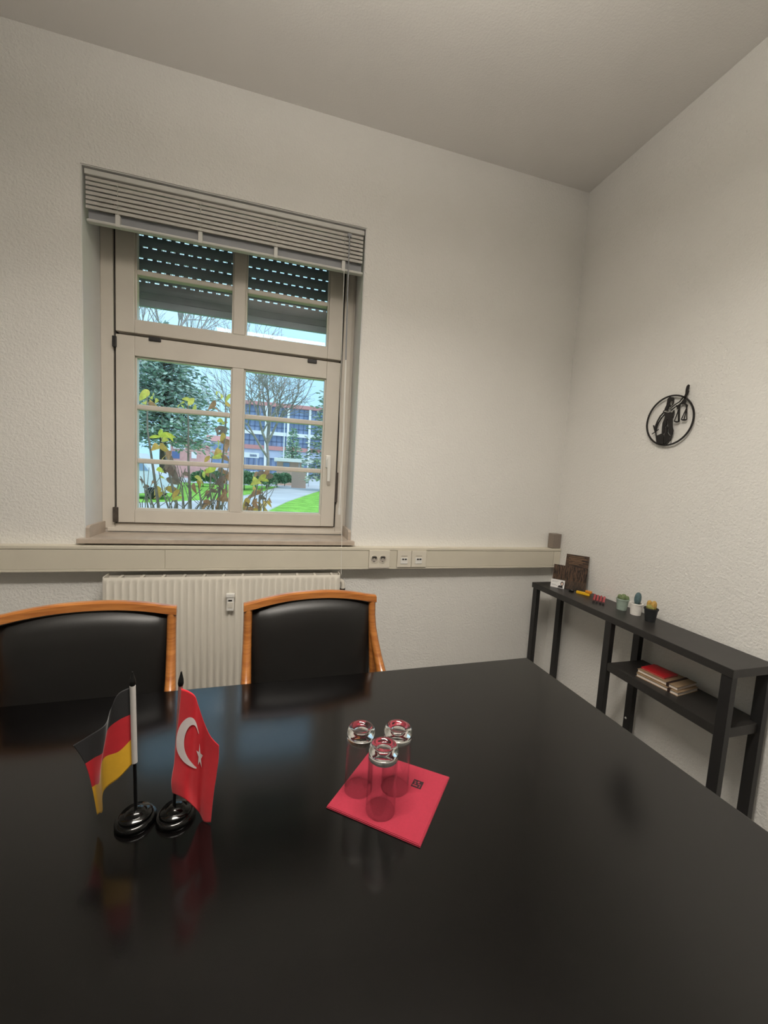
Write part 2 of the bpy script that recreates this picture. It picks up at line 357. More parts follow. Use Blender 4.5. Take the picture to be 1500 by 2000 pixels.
M_sock = mat('socket_cream', (222, 215, 200), 0.35, var=0.01)
M_sockshade = mat('socket_shaded_cream', (176, 168, 158), 0.5, var=0.02)  # socket cream darkened as shade in the wells; also lip and label strip
ds = thing('double_socket', 'double round power socket in the cream trunking beside the window sill', 'socket', ((xs0 + xs1) / 2, TY, Z(-.452)))
MB().box((xs0 + .001, TY - .006, Z(-.4995)), (xs1 - .001, TY + .006, Z(-.4045)), bevel=.002).build('plate', M_sock, ds)
MB().box((xs0 - .001, TY - .008, Z(-.5035)), (xs1 - .003, TY - .002, Z(-.4965)), bevel=.001).build('lower_lip', M_sockshade, ds)
for px in (731, 747.5):
    c = at(px, 1092, TY - .006)
    Mx = Matrix.Rotation(math.pi / 2, 3, 'X')
    w = MB().lathe([(.0215, -.0015), (.0215, .0022), (.0185, .0022), (.0180, -.006), (.0001, -.006)], (c.x, TY - .0065, c.z), 28, 0, Mx).build('socket_well', M_sock, ds)
    MB().lathe([(.0176, .0), (.0001, .0)], (c.x, TY - .0071, c.z), 28, 0, Mx).build('well_floor', M_sockshade, w)
    mb = MB()
    for dx in (-.0085, .0085): mb.lathe([(.0028, .0), (.0028, .001), (.0001, .001)], (c.x + dx, TY - .0075, c.z + .003), 10, 0, Mx)
    mb.box((c.x - .012, TY - .0105, c.z + .009), (c.x + .012, TY - .0075, c.z + .0135)); mb.box((c.x - .0035, TY - .0090, c.z - .0145), (c.x + .0015, TY - .0075, c.z - .0105))
    mb.build('contact_hole', M_dark, w)
for k, (a, b) in enumerate(((xd0, xd1), (xd1, xd2))):
    d = thing('data_socket', ('square network socket next to the double power socket', 'square network socket further right in the cream trunking')[k], 'socket', ((a + b) / 2, TY, Z(-.452)), group='network sockets in the trunking')
    cx = (a + b) / 2
    MB().box((a + .001, TY - .007, Z(-.4975)), (b - .001, TY + .006, Z(-.4055)), bevel=.002).build('plate', M_sock, d)
    MB().box((cx - .022, TY - .010, Z(-.478)), (cx + .018, TY - .006, Z(-.444)), bevel=.0015).build('jack_cover', M_white, d)
    for dx in (-.0135, .0015): MB().box((cx + dx, TY - .0112, Z(-.456)), (cx + dx + .011, TY - .0095, Z(-.4485))).build('jack_hole', M_dark, d)
    MB().box((cx - .018, TY - .0078, Z(-.4365)), (cx + .016, TY - .0066, Z(-.4325))).build('label_strip', M_sockshade, d)
c0 = at(1077, 1070, 2.06); c1 = at(1097, 1043, 2.06)
bxx = thing('junction_box', 'small taupe junction box on the trunking in the room corner', 'box', ((c0.x + XR) / 2, 2.07, Z(-.392)))
M_taupe = mat('taupe_plastic', (140, 128, 118), 0.55, var=0.03)
MB().box((c0.x, 2.050, Z(-.3905)), (XR - .002, 2.098, c1.z), bevel=.003).build('body', M_taupe, bxx)
MB().box((c0.x - .001, 2.046, Z(-.388)), (XR - .003, 2.0505, c1.z + .001), bevel=.002).build('lid', M_taupe, bxx)

rd = thing('radiator', 'white ribbed panel radiator under the window sill', 'radiator', (-.19, 2.0, .2))
rx0, rx1, rz0, rz1 = -.722, .346, .215, Z(-.526)
RY = 1.985
mb = MB(); N = 35; w = (rx1 - rx0 - .012) / N
prof = []
for i in range(N):
    a = rx0 + .006 + i * w
    for u, dd in ((0.0, .0), (.22, .0), (.34, -.006), (.48, -.0085), (.62, -.006), (.74, .0)): prof.append((a + u * w, RY + .0085 + dd))
prof.append((rx1 - .006, RY + .0085))
rows = [(rz0, 1, 0), (rz0 + .012, .6, 0), (rz0 + .03, .6, 0), (rz0 + .045, 0, 1), (rz1 - .030, 0, 1), (rz1 - .018, .5, 0), (rz1 - .004, .5, 0), (rz1, 1, 0)]
vsr = []
for z, flat, rib in rows:
    for x, y in prof:
        yy = y if rib else RY + .0085 + (.004 if flat == 1 else 0)
        vsr.append((x, yy, z))
n = len(prof); fs = [(r * n + i, r * n + i + 1, (r + 1) * n + i + 1, (r + 1) * n + i) for r in range(len(rows) - 1) for i in range(n - 1)]
mb.add(vsr, fs, 0, True)
mb.box((rx0, RY + .010, rz0), (rx1, RY + .016, rz1), bevel=.002)
mb.build('front_panel', M_rad, rd)
MB().box((rx0, 2.062, rz0), (rx1, 2.070, rz1 - .004), bevel=.002).build('back_panel', M_rad, rd)
for a in (rx0, rx1 - .004): MB().box((a, RY + .012, rz0 + .01), (a + .004, 2.066, rz1 + .004)).build('side_cover', M_rad, rd)
for k in range(12):
    x = rx0 + .06 + k * (rx1 - rx0 - .10) / 11
    MB().box((x - .006, RY + .014, rz1 - .012), (x + .006, 2.064, rz1 - .003), bevel=.002).build('top_strut', M_rad, rd)
M_inner = mat('radiator_inner_grey', (120, 118, 114), 0.7)
mb = MB()
for k in range(44):
    x = rx0 + .012 + k * .024
    mb.box((x, RY + .018, rz0 + .04), (x + .0015, 2.060, rz1 - .03))
o = mb.build('convector_fins', M_inner, rd); o['kind'] = 'stuff'
mb = MB(); mb.tube([(rx1 - .01, 2.045, rz1 - .045), (rx1 + .012, 2.045, rz1 - .045), (rx1 + .020, 2.045, rz1 - .050), (rx1 + .024, 2.045, rz1 - .062), (rx1 + .024, 2.045, rz1 - .085)], .012, 10); mb.build('valve_elbow', M_rad, rd)
mb = MB(); mb.tube([(rx1 + .024, 2.045, rz1 - .085), (rx1 + .024, 2.045, rz1 - .11)], .014, 12); mb.tube([(rx1 + .024, 2.045, rz1 - .11), (rx1 + .024, 2.045, rz1 - .15)], .011, 12); mb.tube([(rx1 + .024, 2.045, rz1 - .15), (rx1 + .024, 2.045, .02)], .009, 10); mb.build('supply_pipe', M_dark, rd)
a = at(450, 1177, RY - .01)
al = thing('heat_meter', 'small white heat cost meter clipped on the radiator front', 'meter', (a.x, RY - .01, a.z))
MB().box((a.x - .017, RY - .018, a.z - .040), (a.x + .017, RY - .001, a.z + .044), bevel=.005).build('case', M_white, al)
MB().box((a.x - .020, RY - .021, a.z + .026), (a.x + .020, RY - .001, a.z + .046), bevel=.005).build('cap', M_white, al)
MB().box((a.x - .009, RY - .0195, a.z + .010), (a.x + .008, RY - .0175, a.z + .016)).build('display', M_pole, al)
MB().box((a.x - .012, RY - .0195, a.z - .024), (a.x + .012, RY - .0172, a.z + .003), bevel=.001).build('label_panel', M_rad, al)

# ------------------------------------------------------------------ table
tz = 0.740
TB = thing('conference_table', 'large black-brown conference table filling the foreground', 'table', (0, .66, 0), math.radians(1.35))
Lx0, Lx1, Ly0, Ly1 = -.93, .880, -.50, .464
MB().box((Lx0, Ly0, tz - .032), (Lx1, Ly1, tz), bevel=.0025).build('tabletop', M_black_table, TB, local=True)
mb = MB()
for lo, hi in (((Lx0 + .12, Ly0 + .10, tz - .08), (Lx1 - .12, Ly0 + .13, tz - .032)), ((Lx0 + .12, Ly1 - .36, tz - .08), (Lx1 - .12, Ly1 - .33, tz - .032)),
               ((Lx0 + .12, Ly0 + .13, tz - .08), (Lx0 + .15, Ly1 - .36, tz - .032)), ((Lx1 - .15, Ly0 + .13, tz - .08), (Lx1 - .12, Ly1 - .36, tz - .032))): mb.box(lo, hi)
mb.build('support_frame', M_black_metal, TB, local=True)
for x in (Lx0 + .12, Lx1 - .17):
    for y in (Ly0 + .10, Ly1 - .38): MB().box((x, y, 0), (x + .05, y + .05, tz - .032), bevel=.003).build('leg', M_black_metal, TB, local=True)

# ------------------------------------------------------------------ chairs
def make_chair(label, loc, rz):
    t = thing('armchair', label, 'chair', loc, rz, 'wooden armchairs at the far side of the table')
    W = .2045
    def rail_y(z): return -.16 * max(0, .93 - z) - .0
    # top rail, arched, with a flat sloping front
    K = 18; sec = [(-.015, -.011), (-.012, .007), (-.005, .011), (.008, .011), (.013, .006), (.013, -.010), (.008, -.013), (-.009, -.014)]
    vs_ = []
    for i in range(K + 1):
        u = -1 + 2 * i / K; x = u * W; z = .917 + .024 * (1 - abs(u) ** 2.2); y = .012 * (1 - u * u)
        e = 1.0 if 0 < i < K else 1.0
        for dy, dz in sec: vs_.append((x + (0 if 0 < i < K else 0.013 * u), y + dy, z + dz))
    ns = len(sec); fs = [(i * ns + j, i * ns + (j + 1) % ns, (i + 1) * ns + (j + 1) % ns, (i + 1) * ns + j) for i in range(K) for j in range(ns)]
    fs += [tuple(range(ns)), tuple(K * ns + j for j in range(ns))[::-1]]
    MB().add(vs_, fs, 0, False).build('top_rail', M_wood, t, local=True)
    for s in (-1, 1):
        pts = [(s * W, 0, .908), (s * W, -.006, .86), (s * (W + .001), -.018, .82), (s * (W + .003), -.040, .78), (s * (W + .005), -.068, .74), (s * (W + .007), -.100, .70), (s * (W + .009), -.15, .668), (s * (W + .010), -.25, .650), (s * (W + .009), -.385, .636), (s * (W + .006), -.425, .605)]
        MB().tube(pts, [(.015, .013)] * 3 + [(.016, .0135), (.018, .014), (.019, .016), (.018, .018), (.016, .019), (.016, .018), (.016, .016)], 10, ax=(0, 1, 0)).build('arm', M_wood, t, local=True)
        MB().tube([(s * (W + .006), -.422, .62), (s * (W + .002), -.43, .44), (s * (W - .005), -.44, 0)], [.017, .019, .013], 10).build('front_leg', M_wood, t, local=True)
        MB().tube([(s * W, -.008, .86), (s * W, -.05, .66), (s * (W - .004), -.062, .45), (s * (W - .006), -.02, 0)], [(.013, .012), (.016, .013), (.018, .016), (.013, .013)], 10, ax=(0, 1, 0)).build('back_leg', M_wood, t, local=True)
    # padded back
    nx, nz = 14, 12; vf = []; vbk = []
    for j in range(nz + 1):
        v = j / nz
        for i in range(nx + 1):
            u = i / nx; x = (-1 + 2 * u) * (W - .007); ztop = .902 + .024 * (1 - abs(-1 + 2 * u) ** 2.2)
            z = .47 + (ztop - .47) * v; y0 = -.012 - .11 * (.917 - z)
            pf = (1 - abs(2 * u - 1) ** 8) * (1 - abs(2 * v - 1) ** 10)
            vf.append((x, y0 - .022 * pf + .012, z)); vbk.append((x, y0 + .018, z))
    n = (nx + 1); fs = []; off = len(vf)
    for j in range(nz):
        for i in range(nx):
            a = j * n + i; fs.append((a, a + 1, a + n + 1, a + n)); fs.append((off + a, off + a + n, off + a + n + 1, off + a + 1))
    ring = [i for i in range(n)] + [j * n + nx for j in range(1, nz + 1)] + [nz * n + i for i in range(nx - 1, -1, -1)] + [j * n for j in range(nz - 1, 0, -1)]
    for k in range(len(ring)): a, b = ring[k], ring[(k + 1) % len(ring)]; fs.append((a, off + a, off + b, b))
    MB().add(vf + vbk, fs, 0, True).build('back_cushion', M_leather, t, local=True)
    MB().box((-.195, -.425, .405), (.195, -.070, .485), bevel=.022).build('seat_cushion', M_leather, t, local=True)
    MB().box((-.190, -.420, .360), (.190, -.060, .404), bevel=.004).build('seat_frame', M_wood, t, local=True)
    return t
def chair_from_corners(label, a, b, w=.2045):
    a = Vector(a); b = Vector(b); m = (a + b) / 2; ang = math.atan2(b.y - a.y, b.x - a.x)
    return make_chair(label, (m.x, m.y, 0), ang)
chair_from_corners('black leather armchair with orange wood frame, right of the two, before the radiator valve', (-.066, 1.259), (.342, 1.306))
chair_from_corners('black leather armchair with orange wood frame, cut off by the left picture edge', (-.683, 1.205), (-.277, 1.252))

# ------------------------------------------------------------------ black console rack along the right wall
rk = thing('console_rack', 'narrow black metal console rack with a half-length lower shelf by the right wall', 'rack', (1.6, 1.45, 0))
rx, rX, ry0, ry1, rzt = 1.497, 1.7115, .905, 1.985, Z(-.581)
MB().box((rx, ry0, rzt - .030), (rX, ry1, rzt), bevel=.002).build('top_board', M_black_board, rk)
LW = .035
for y in (ry1 - .045, 1.405, ry0 + .002):
    for x in (rx + .003, rX - LW - .003):
        MB().box((x, y, 0), (x + .025, y + .035, rzt - .030), bevel=.0015).build('leg', M_black_metal, rk)
MB().box((rx + .004, ry0 + .012, Z(-.835)), (rX - .004, 1.404, Z(-.799)), bevel=.002).build('shelf', M_black_board, rk)
sc_ = atX(1222, 1402, rX - LW - .003); MB().sphere((rX - LW - .003, sc_.y, sc_.z), .005, 8, 5).build('screw', M_white, rk)

# ------------------------------------------------------------------ things on the rack
def pot(label, c, r0, r1, h, rgb, rib=False):
    t = thing('potted_cactus', label, 'cactus', c, 0, 'small cacti on the rack')
    m = mat('pot_%d_%d_%d' % rgb, rgb, 0.55, var=0.06, vscale=60)
    MB().lathe([(.0005, 0), (r0, 0), (r1, h), (r1 + .0015, h), (r1 + .0015, h - .006), (r1 - .001, h), (r1 - .003, h), (r1 - .004, h - .008), (.0005, h - .009)], c, 28).build('pot', m, t)
    MB().lathe([(r1 - .0035, h - .0075), (.0005, h - .005)], c, 20).build('soil', mat('potting_soil', (58, 46, 36), 0.95, var=0.3, vscale=200), t)
    return t
def cactus_body(name, t, c, r, h, rgb, tip=None, lean=(0, 0), ribs=10, spikes=True):
    m = mat('cactus_%d_%d_%d' % rgb, rgb, 0.7, var=0.18, vscale=120, bump=0.6, bscale=300, bdist=0.002)
    n = ribs * 2; prof = [(.35, 0), (.75, .12), (.95, .3), (1, .5), (.93, .7), (.72, .87), (.38, .97), (.02, 1.0)]; vs_ = []
    for rr, z in prof:
        for j in range(n):
            k = (1.0 if j % 2 == 0 else .84) * rr * r; a = 2 * math.pi * j / n
            vs_.append((c[0] + k * math.cos(a) + lean[0] * z, c[1] + k * math.sin(a) + lean[1] * z, c[2] + z * h))
    fs = [(i * n + j, i * n + (j + 1) % n, (i + 1) * n + (j + 1) % n, (i + 1) * n + j) for i in range(len(prof) - 1) for j in range(n)]
    MB().add(vs_, fs, 0, True).build(name, m, t)
    if spikes:
        s = MB()
        for rr, z in prof[1:-1]:
            for j in range(0, n, 2):
                a = 2 * math.pi * j / n; p0 = Vector((c[0] + rr * r * math.cos(a) + lean[0] * z, c[1] + rr * r * math.sin(a) + lean[1] * z, c[2] + z * h))
                for q in range(2):
                    d = Vector((math.cos(a) + random.uniform(-.6, .6), math.sin(a) + random.uniform(-.6, .6), random.uniform(-.2, .7))).normalized() * .004
                    sd = d.cross(Vector((0, 0, 1))).normalized() * .0003
                    s.add([p0 - sd, p0 + sd, p0 + d], [(0, 1, 2)])
        o = s.build('spines', tip or M_white, t); o['kind'] = 'stuff'
M_spine = mat('cactus_spines', (206, 190, 150), 0.6, var=0.05)
c = (1.642, 1.490, rzt); t = pot('sage green pot with a clustered round cactus, leftmost of three', c, .0215, .0275, .054, (160, 176, 164))
for dx, dy, r, h in ((-.006, .012, .010, .026), (.004, -.001, .0125, .030), (.008, -.016, .0095, .025), (-.010, -.008, .009, .022), (.012, .012, .009, .020)):
    cactus_body('cactus_head', t, (c[0] + dx, c[1] + dy, c[2] + .046), r, h, (116, 134, 94), M_spine, ribs=9)
c = (1.648, 1.419, rzt); t = pot('white pot with one upright blue-green columnar cactus, middle of three', c, .0215, .0262, .055, (240, 236, 230))
cactus_body('cactus_column', t, (c[0], c[1] - .002, c[2] + .047), .0145, .060, (88, 112, 116), M_spine, lean=(0, -.003), ribs=9)
c = (1.637, 1.335, rzt); t = pot('black pot with a golden two-headed cactus, rightmost of three', c, .0195, .0275, .060, (40, 42, 44))
cactus_body('cactus_body', t, (c[0], c[1], c[2] + .050), .0205, .026, (150, 146, 78), M_spine, ribs=10)
cactus_body('cactus_tip', t, (c[0], c[1] + .011, c[2] + .058), .0105, .034, (196, 158, 84), M_spine, ribs=8)
cactus_body('cactus_tip', t, (c[0], c[1] - .011, c[2] + .058), .0110, .038, (196, 158, 84), M_spine, ribs=8)

def brochure_mat(name, horizontal):
    m = bpy.data.materials.new(name); m.use_nodes = True; t = m.node_tree; b = t.nodes['Principled BSDF']
    tcn = t.nodes.new('ShaderNodeTexCoord'); mp = t.nodes.new('ShaderNodeMapping')
    mp.inputs['Scale'].default_value = (10, 10, 220) if horizontal else (120, 120, 5)
    n = t.nodes.new('ShaderNodeTexNoise'); n.inputs['Scale'].default_value = 1.6; n.inputs['Detail'].default_value = 4
    r = t.nodes.new('ShaderNodeValToRGB'); e = r.color_ramp.elements
    e[0].position = .38; e[0].color = lin((26, 21, 18)) + (1,); e[1].position = .72; e[1].color = lin((112, 86, 68)) + (1,)
    t.links.new(tcn.outputs['Object'], mp.inputs['Vector']); t.links.new(mp.outputs['Vector'], n.inputs['Vector']); t.links.new(n.outputs['Fac'], r.inputs['Fac'])
    t.links.new(r.outputs['Color'], b.inputs['Base Color']); b.inputs['Roughness'].default_value = .3
    return m
# acrylic two-tier holder, leaning brochures
M_acryl = thin_glass('clear_acrylic', .03, (0.95, 0.955, 0.955, 1))
yaw = math.radians(0)
hd = thing('brochure_holder', 'clear acrylic two-step brochure holder at the far end of the rack', 'holder', (1.64, 1.85, rzt))
hP1 = Vector((1.552, 1.893, rzt)); hP2 = Vector((1.668, 1.750, rzt)); e1 = (hP2 - hP1).normalized()   # along the holder front
nrm = Vector((-e1.y, e1.x, 0)) * -1                       # front normal, towards the room
if nrm.x > 0: nrm = -nrm
def plate(c, wd, h, lean, th=.002):                       # slab standing at c (bottom centre), leaning back by lean
    up = (Vector((0, 0, 1)) * math.cos(lean) - nrm * math.sin(lean)).normalized(); n_ = e1.cross(up).normalized()
    if n_.dot(nrm) < 0: n_ = -n_
    a = Vector(c) - e1 * wd / 2; q = [a, a + e1 * wd, a + e1 * wd + up * h, a + up * h]
    return q, n_ * th, up
hc = (hP1 + hP2) / 2 - nrm * .020; HW = (hP2 - hP1).length
q, nn, up = plate(hc - nrm * .020, HW, .120, .20); MB().prism(q, nn).build('back_sheet', M_acryl, hd)
q, nn, up = plate(hc + nrm * .018, HW, .050, .20); MB().prism(q, nn).build('front_sheet', M_acryl, hd)
MB().prism([hc - e1 * HW / 2 + nrm * .020, hc + e1 * HW / 2 + nrm * .020, hc + e1 * HW / 2 - nrm * .022, hc - e1 * HW / 2 - nrm * .022], (0, 0, .002)).build('base_sheet', M_acryl, hd)
def brochure(label, c, wd, h, lean, m, name='brochure'):
    t = thing(name, label, 'brochure', c, 0, 'brochures in the acrylic holder')
    q, nn, up = plate(c, wd, h, lean, .003); MB().prism(q, nn).build('cover', m, t)
    return t, q, nn, up
t, q, nn, up = brochure('dark brown brochure with a row of book spines, in the front step', hc + nrm * .011 + Vector((0, 0, .003)), HW - .008, .126, .20, brochure_mat('brochure_spines', False))
t2, q2, nn2, up2 = brochure('dark brown brochure with lines of text, standing taller at the back', hc - nrm * .008 + e1 * HW * .14 + Vector((0, 0, .003)), HW * .64, .192, .20, brochure_mat('brochure_text', True))
M_tan = mat('tan_print', (150, 118, 84), 0.5, var=0.05)
mb = MB()
for k, (u0, u1) in enumerate(((.15, .8), (.12, .9), (.2, .7), (.12, .86), (.3, .75), (.14, .6))):
    a = q2[0] + (q2[1] - q2[0]) * u0 + up2 * (.180 - k * .0085) + nn2 * 1.05; b = q2[0] + (q2[1] - q2[0]) * u1 + up2 * (.180 - k * .0085) + nn2 * 1.05
    mb.prism([a, b, b + up2 * .0022, a + up2 * .0022], nn2 * .06)
mb.build('text_lines', M_tan, t2)
# business card in front
M_card = mat('white_card', (236, 234, 232), 0.5, var=0.01); M_ink = mat('dark_print', (52, 48, 48), 0.5, var=0.05)
bc = thing('business_card', 'white business card with a small portrait in front of the brochures', 'card', hc + nrm * .024)
q, nn, up = plate(hc + nrm * .0225 - e1 * (HW / 2 - HW * .20), HW * .40, .046, .20, .0008); MB().prism(q, nn).build('card', M_card, bc)
mb = MB()
for k, (u0, u1, h_) in enumerate(((.08, .55, .036), (.08, .48, .030), (.08, .40, .016), (.08, .5, .011))):
    a = q[0] + (q[1] - q[0]) * u0 + up * h_ + nn * 1.05; b = q[0] + (q[1] - q[0]) * u1 + up * h_ + nn * 1.05; mb.prism([a, b, b + up * .0015, a + up * .0015], nn * .1)
mb.build('text_lines', mat('grey_print', (150, 148, 150), 0.5, var=0), bc)
ctr = q[0] + (q[1] - q[0]) * .82 + up * .026 + nn * 1.05
def disc(ctr, ru, rv, uu, vv, n=14): return [ctr + uu * (ru * math.cos(2 * math.pi * k / n)) + vv * (rv * math.sin(2 * math.pi * k / n)) for k in range(n)]
MB().prism(disc(ctr, .0085, .0125, e1, up), nn * .1).build('portrait_hair', M_ink, bc)
MB().prism(disc(ctr - up * .001 + nn * .15, .0052, .0085, e1, up), nn * .1).build('portrait_face', mat('portrait_skin', (222, 196, 180), 0.5, var=0), bc)
MB().prism([ctr - up * .011 - e1 * .016, ctr - up * .011 + e1 * .004, ctr - up * .024 + e1 * .006, ctr - up * .024 - e1 * .022], nn * .1).build('portrait_suit', M_ink, bc)
# small dark clip, yellow highlighter, red sticks
k = atZ(1116, 1156, rzt); tag(MB().box((k.x - .007, k.y - .012, rzt), (k.x + .007, k.y + .012, rzt + .011), bevel=.003).build('paper_clip_box', M_pole), 'small black clip on the rack in front of the brochures', 'clip')
yl = thing('highlighter', 'yellow highlighter pen lying before the brochure holder', 'pen', (1.655, 1.745, rzt))
M_yel = mat('yellow_plastic', (236, 186, 40), 0.35, var=0.04)
hl0 = atZ(1126, 1158, rzt); hl1 = atZ(1150, 1164, rzt); hl1 = hl0 + (hl1 - hl0).normalized() * .075
Mr = Matrix.Translation((hl0 + hl1) / 2 + Vector((0, 0, .0075))) @ Matrix.Rotation(math.atan2(hl1.y - hl0.y, hl1.x - hl0.x), 4, 'Z')
MB().box((-.038, -.0075, -.0075), (.032, .0075, .0065), bevel=.003, M=Mr).build('barrel', M_yel, yl)
MB().box((.008, -.009, .006), (.040, .009, .020), bevel=.004, M=Mr).build('clip', mat('amber_plastic', (214, 140, 44), 0.35, var=0.1, vscale=80), yl)
M_red = mat('red_wrapper', (176, 34, 52), 0.35, var=0.15, vscale=150)
for k in range(4):
    px_ = 1160.5 + 6.2 * k; py_ = 1170.0 + 1.6 * k
    b0 = atZ(px_ - 1.5, py_ + 7.5, rzt); b1 = atZ(px_ + 1.5, py_ - 6.0, rzt); up_ = Vector((0, 0, .0058))
    s = thing('red_stick', ('red wrapped stick nearest the yellow pen', 'second red wrapped stick from the yellow pen', 'third red wrapped stick from the yellow pen', 'red wrapped stick nearest the cacti')[k], 'stick', b0, 0, 'red wrapped sticks on the rack')
    MB().tube([b0 + (b1 - b0) * .18 + up_, b1 + up_], .0056, 8).build('wrapper', M_red, s)
    MB().tube([b0 + up_, b0 + (b1 - b0) * .17 + up_], .0050, 8).build('end_cap', M_ink, s)

# notebooks on the shelf
sz = Z(-.799)
M_kraft = mat('tan_notebook_cover', (150, 126, 98), 0.6, var=0.08, vscale=30); M_page = mat('page_edges', (226, 214, 204), 0.7, var=0.06, vscale=300); M_strap = mat('brown_elastic', (48, 30, 26), 0.6, var=0.05)
def book(name, label, c, ang, L, Wd, h, cover, strap=None, grp=None):
    t = thing(name, label, 'notebook', c, ang, grp)
    MB().box((-L / 2 + .002, -Wd / 2 + .003, .0015), (L / 2 - .002, Wd / 2 - .003, h - .0015)).build('pages', M_page, t, local=True)
    MB().box((-L / 2, -Wd / 2, h - .002), (L / 2, Wd / 2, h), bevel=.0008).build('front_cover', cover, t, local=True)
    MB().box((-L / 2, -Wd / 2, 0), (L / 2, Wd / 2, .002), bevel=.0008).build('back_cover', cover, t, local=True)
    if strap is not None:
        s = MB(); s.box((strap - .005, -Wd / 2 - .001, -.0), (strap + .005, -Wd / 2 + .0, h + .0008)); s.box((strap - .005, -Wd / 2 - .001, h), (strap + .005, Wd / 2 + .001, h + .0012)); s.build('elastic_strap', M_strap, t, local=True)
    return t
ang = math.radians(-82)
book('notebook', 'tan notebook with dark elastic strap, at the bottom of the shelf stack', (1.606, 1.205, sz), ang, .168, .135, .015, M_kraft, .050, 'notebooks on the lower shelf')
book('notebook', 'tan notebook with dark elastic strap, lying under the red booklet', (1.612, 1.212, sz + .0163), ang, .162, .128, .014, M_kraft, .044, 'notebooks on the lower shelf')
rb = book('red_booklet', 'small red booklet on top of the notebooks', (1.606, 1.240, sz + .0305), ang, .098, .088, .007, mat('red_cover', (186, 26, 36), 0.35, var=0.05), None, None)

# ------------------------------------------------------------------ lady justice wall ornament (metal cut-out on the right wall)
jx = XR - .016
def jp(x, y): p = atX(1220 + x / 8.3333, 730 + y / 8.3333, jx); return p
ju = thing('justice_ornament', 'black metal Lady Justice in a ring hanging on the right wall', 'wall art', jp(735, 765))
M_iron = mat('black_cutout_metal', (30, 26, 25), 0.45, var=0.05)
TH = (.004, 0, 0)
# ring: a true circle fitted on the wall
ringpts = [jp(355, 850), jp(420, 610), jp(560, 450), jp(800, 355), jp(980, 400), jp(1110, 600), jp(1090, 850), jp(900, 1080), jp(640, 1165), jp(480, 1085)]
cy = sum(p.y for p in ringpts) / 10; cz = sum(p.z for p in ringpts) / 10
for it in range(40):
    r = sum(math.hypot(p.y - cy, p.z - cz) for p in ringpts) / 10; dy = dz = 0
    for p in ringpts:
        d = math.hypot(p.y - cy, p.z - cz); dy += (p.y - cy) * (1 - r / d); dz += (p.z - cz) * (1 - r / d)
    cy += dy / 10; cz += dz / 10
mb = MB(); n = 64; vs_ = []
for k in range(n):
    a = 2 * math.pi * k / n
    for rr, xx in ((r - .0034, 0), (r + .0034, 0), (r + .0034, .004), (r - .0034, .004)): vs_.append((jx + xx, cy + rr * math.cos(a), cz + rr * math.sin(a)))
mb.add(vs_, [(k * 4 + j, k * 4 + (j + 1) % 4, ((k + 1) % n) * 4 + (j + 1) % 4, ((k + 1) % n) * 4 + j) for k in range(n) for j in range(4)])
mb.build('ring', M_iron, ju)
def poly(mb, pts): mb.prism([jp(*p) for p in pts], TH)
def stroke(mb, pts, w=9):
    L = []; R_ = []
    for i, p in enumerate(pts):
        a = pts[max(i - 1, 0)]; b = pts[min(i + 1, len(pts) - 1)]; dx, dy = b[0] - a[0], b[1] - a[1]; l = math.hypot(dx, dy)
        nx, ny = -dy / l * w / 2, dx / l * w / 2; L.append((p[0] + nx, p[1] + ny)); R_.append((p[0] - nx, p[1] - ny))
    for i in range(len(pts) - 1): poly(mb, [L[i], L[i + 1], R_[i + 1], R_[i]])
mb = MB()
poly(mb, [(698, 405), (735, 376), (790, 380), (800, 420), (793, 442), (745, 446), (728, 480), (722, 535), (705, 570), (690, 605), (645, 600), (648, 575), (678, 510), (692, 440)])
stroke(mb, [(793, 440), (788, 470), (776, 500), (756, 520), (736, 512), (728, 490)], 9); stroke(mb, [(736, 512), (742, 540), (765, 545)], 12)
mb.build('head', M_iron, ju)
mb = MB()
stroke(mb, [(765, 540), (830, 490), (890, 455), (925, 410), (950, 382), (975, 365)], 11); stroke(mb, [(730, 575), (770, 580), (810, 545), (870, 512), (920, 470), (950, 430), (985, 395)], 12)
poly(mb, [(965, 405), (962, 378), (985, 325), (993, 250), (1008, 200), (1035, 172), (1052, 185), (1042, 225), (1032, 262), (1042, 285), (1022, 330), (1004, 360), (996, 408)])
mb.build('raised_arm', M_iron, ju)
mb = MB()
poly(mb, [(830, 512), (885, 508), (930, 470), (965, 425), (990, 405), (985, 478), (1025, 505), (1008, 562), (995, 562), (988, 505), (945, 490), (905, 500), (888, 560), (850, 572), (845, 545)])
for a, b in (((885, 555), (803, 770)), ((888, 555), (884, 770)), ((870, 600), (868, 770)), ((1003, 555), (918, 742)), ((1006, 555), (1005, 740)), ((995, 600), (960, 742))): stroke(mb, [a, b], 7)
poly(mb, [(792, 768), (888, 768), (872, 788), (840, 795), (812, 788)]); poly(mb, [(908, 740), (1014, 736), (995, 758), (960, 765), (930, 760)])
mb.build('scales', M_iron, ju)
mb = MB()
stroke(mb, [(622, 615), (650, 590), (690, 598), (725, 610), (770, 590)], 9)
poly(mb, [(625, 618), (650, 618), (690, 640), (735, 622), (770, 632), (800, 588), (804, 630), (778, 690), (770, 735), (640, 742), (655, 700), (650, 660)])
mb.build('torso', M_iron, ju)
mb = MB()
poly(mb, [(638, 742), (690, 740), (680, 830), (650, 870), (640, 960), (610, 985), (600, 960), (606, 870), (615, 800)])
poly(mb, [(700, 740), (770, 735), (772, 860), (788, 920), (775, 995), (745, 1000), (715, 960), (705, 860)])
poly(mb, [(662, 880), (682, 850), (700, 880), (690, 960), (715, 1000), (742, 1020), (700, 1090), (640, 1150), (640, 1020), (655, 960)])
poly(mb, [(518, 1005), (560, 990), (600, 970), (628, 1000), (628, 1155), (590, 1162), (515, 1112)])
stroke(mb, [(760, 1000), (745, 1080), (700, 1130), (660, 1150)], 9); stroke(mb, [(500, 950), (508, 1010), (518, 1100)], 11)
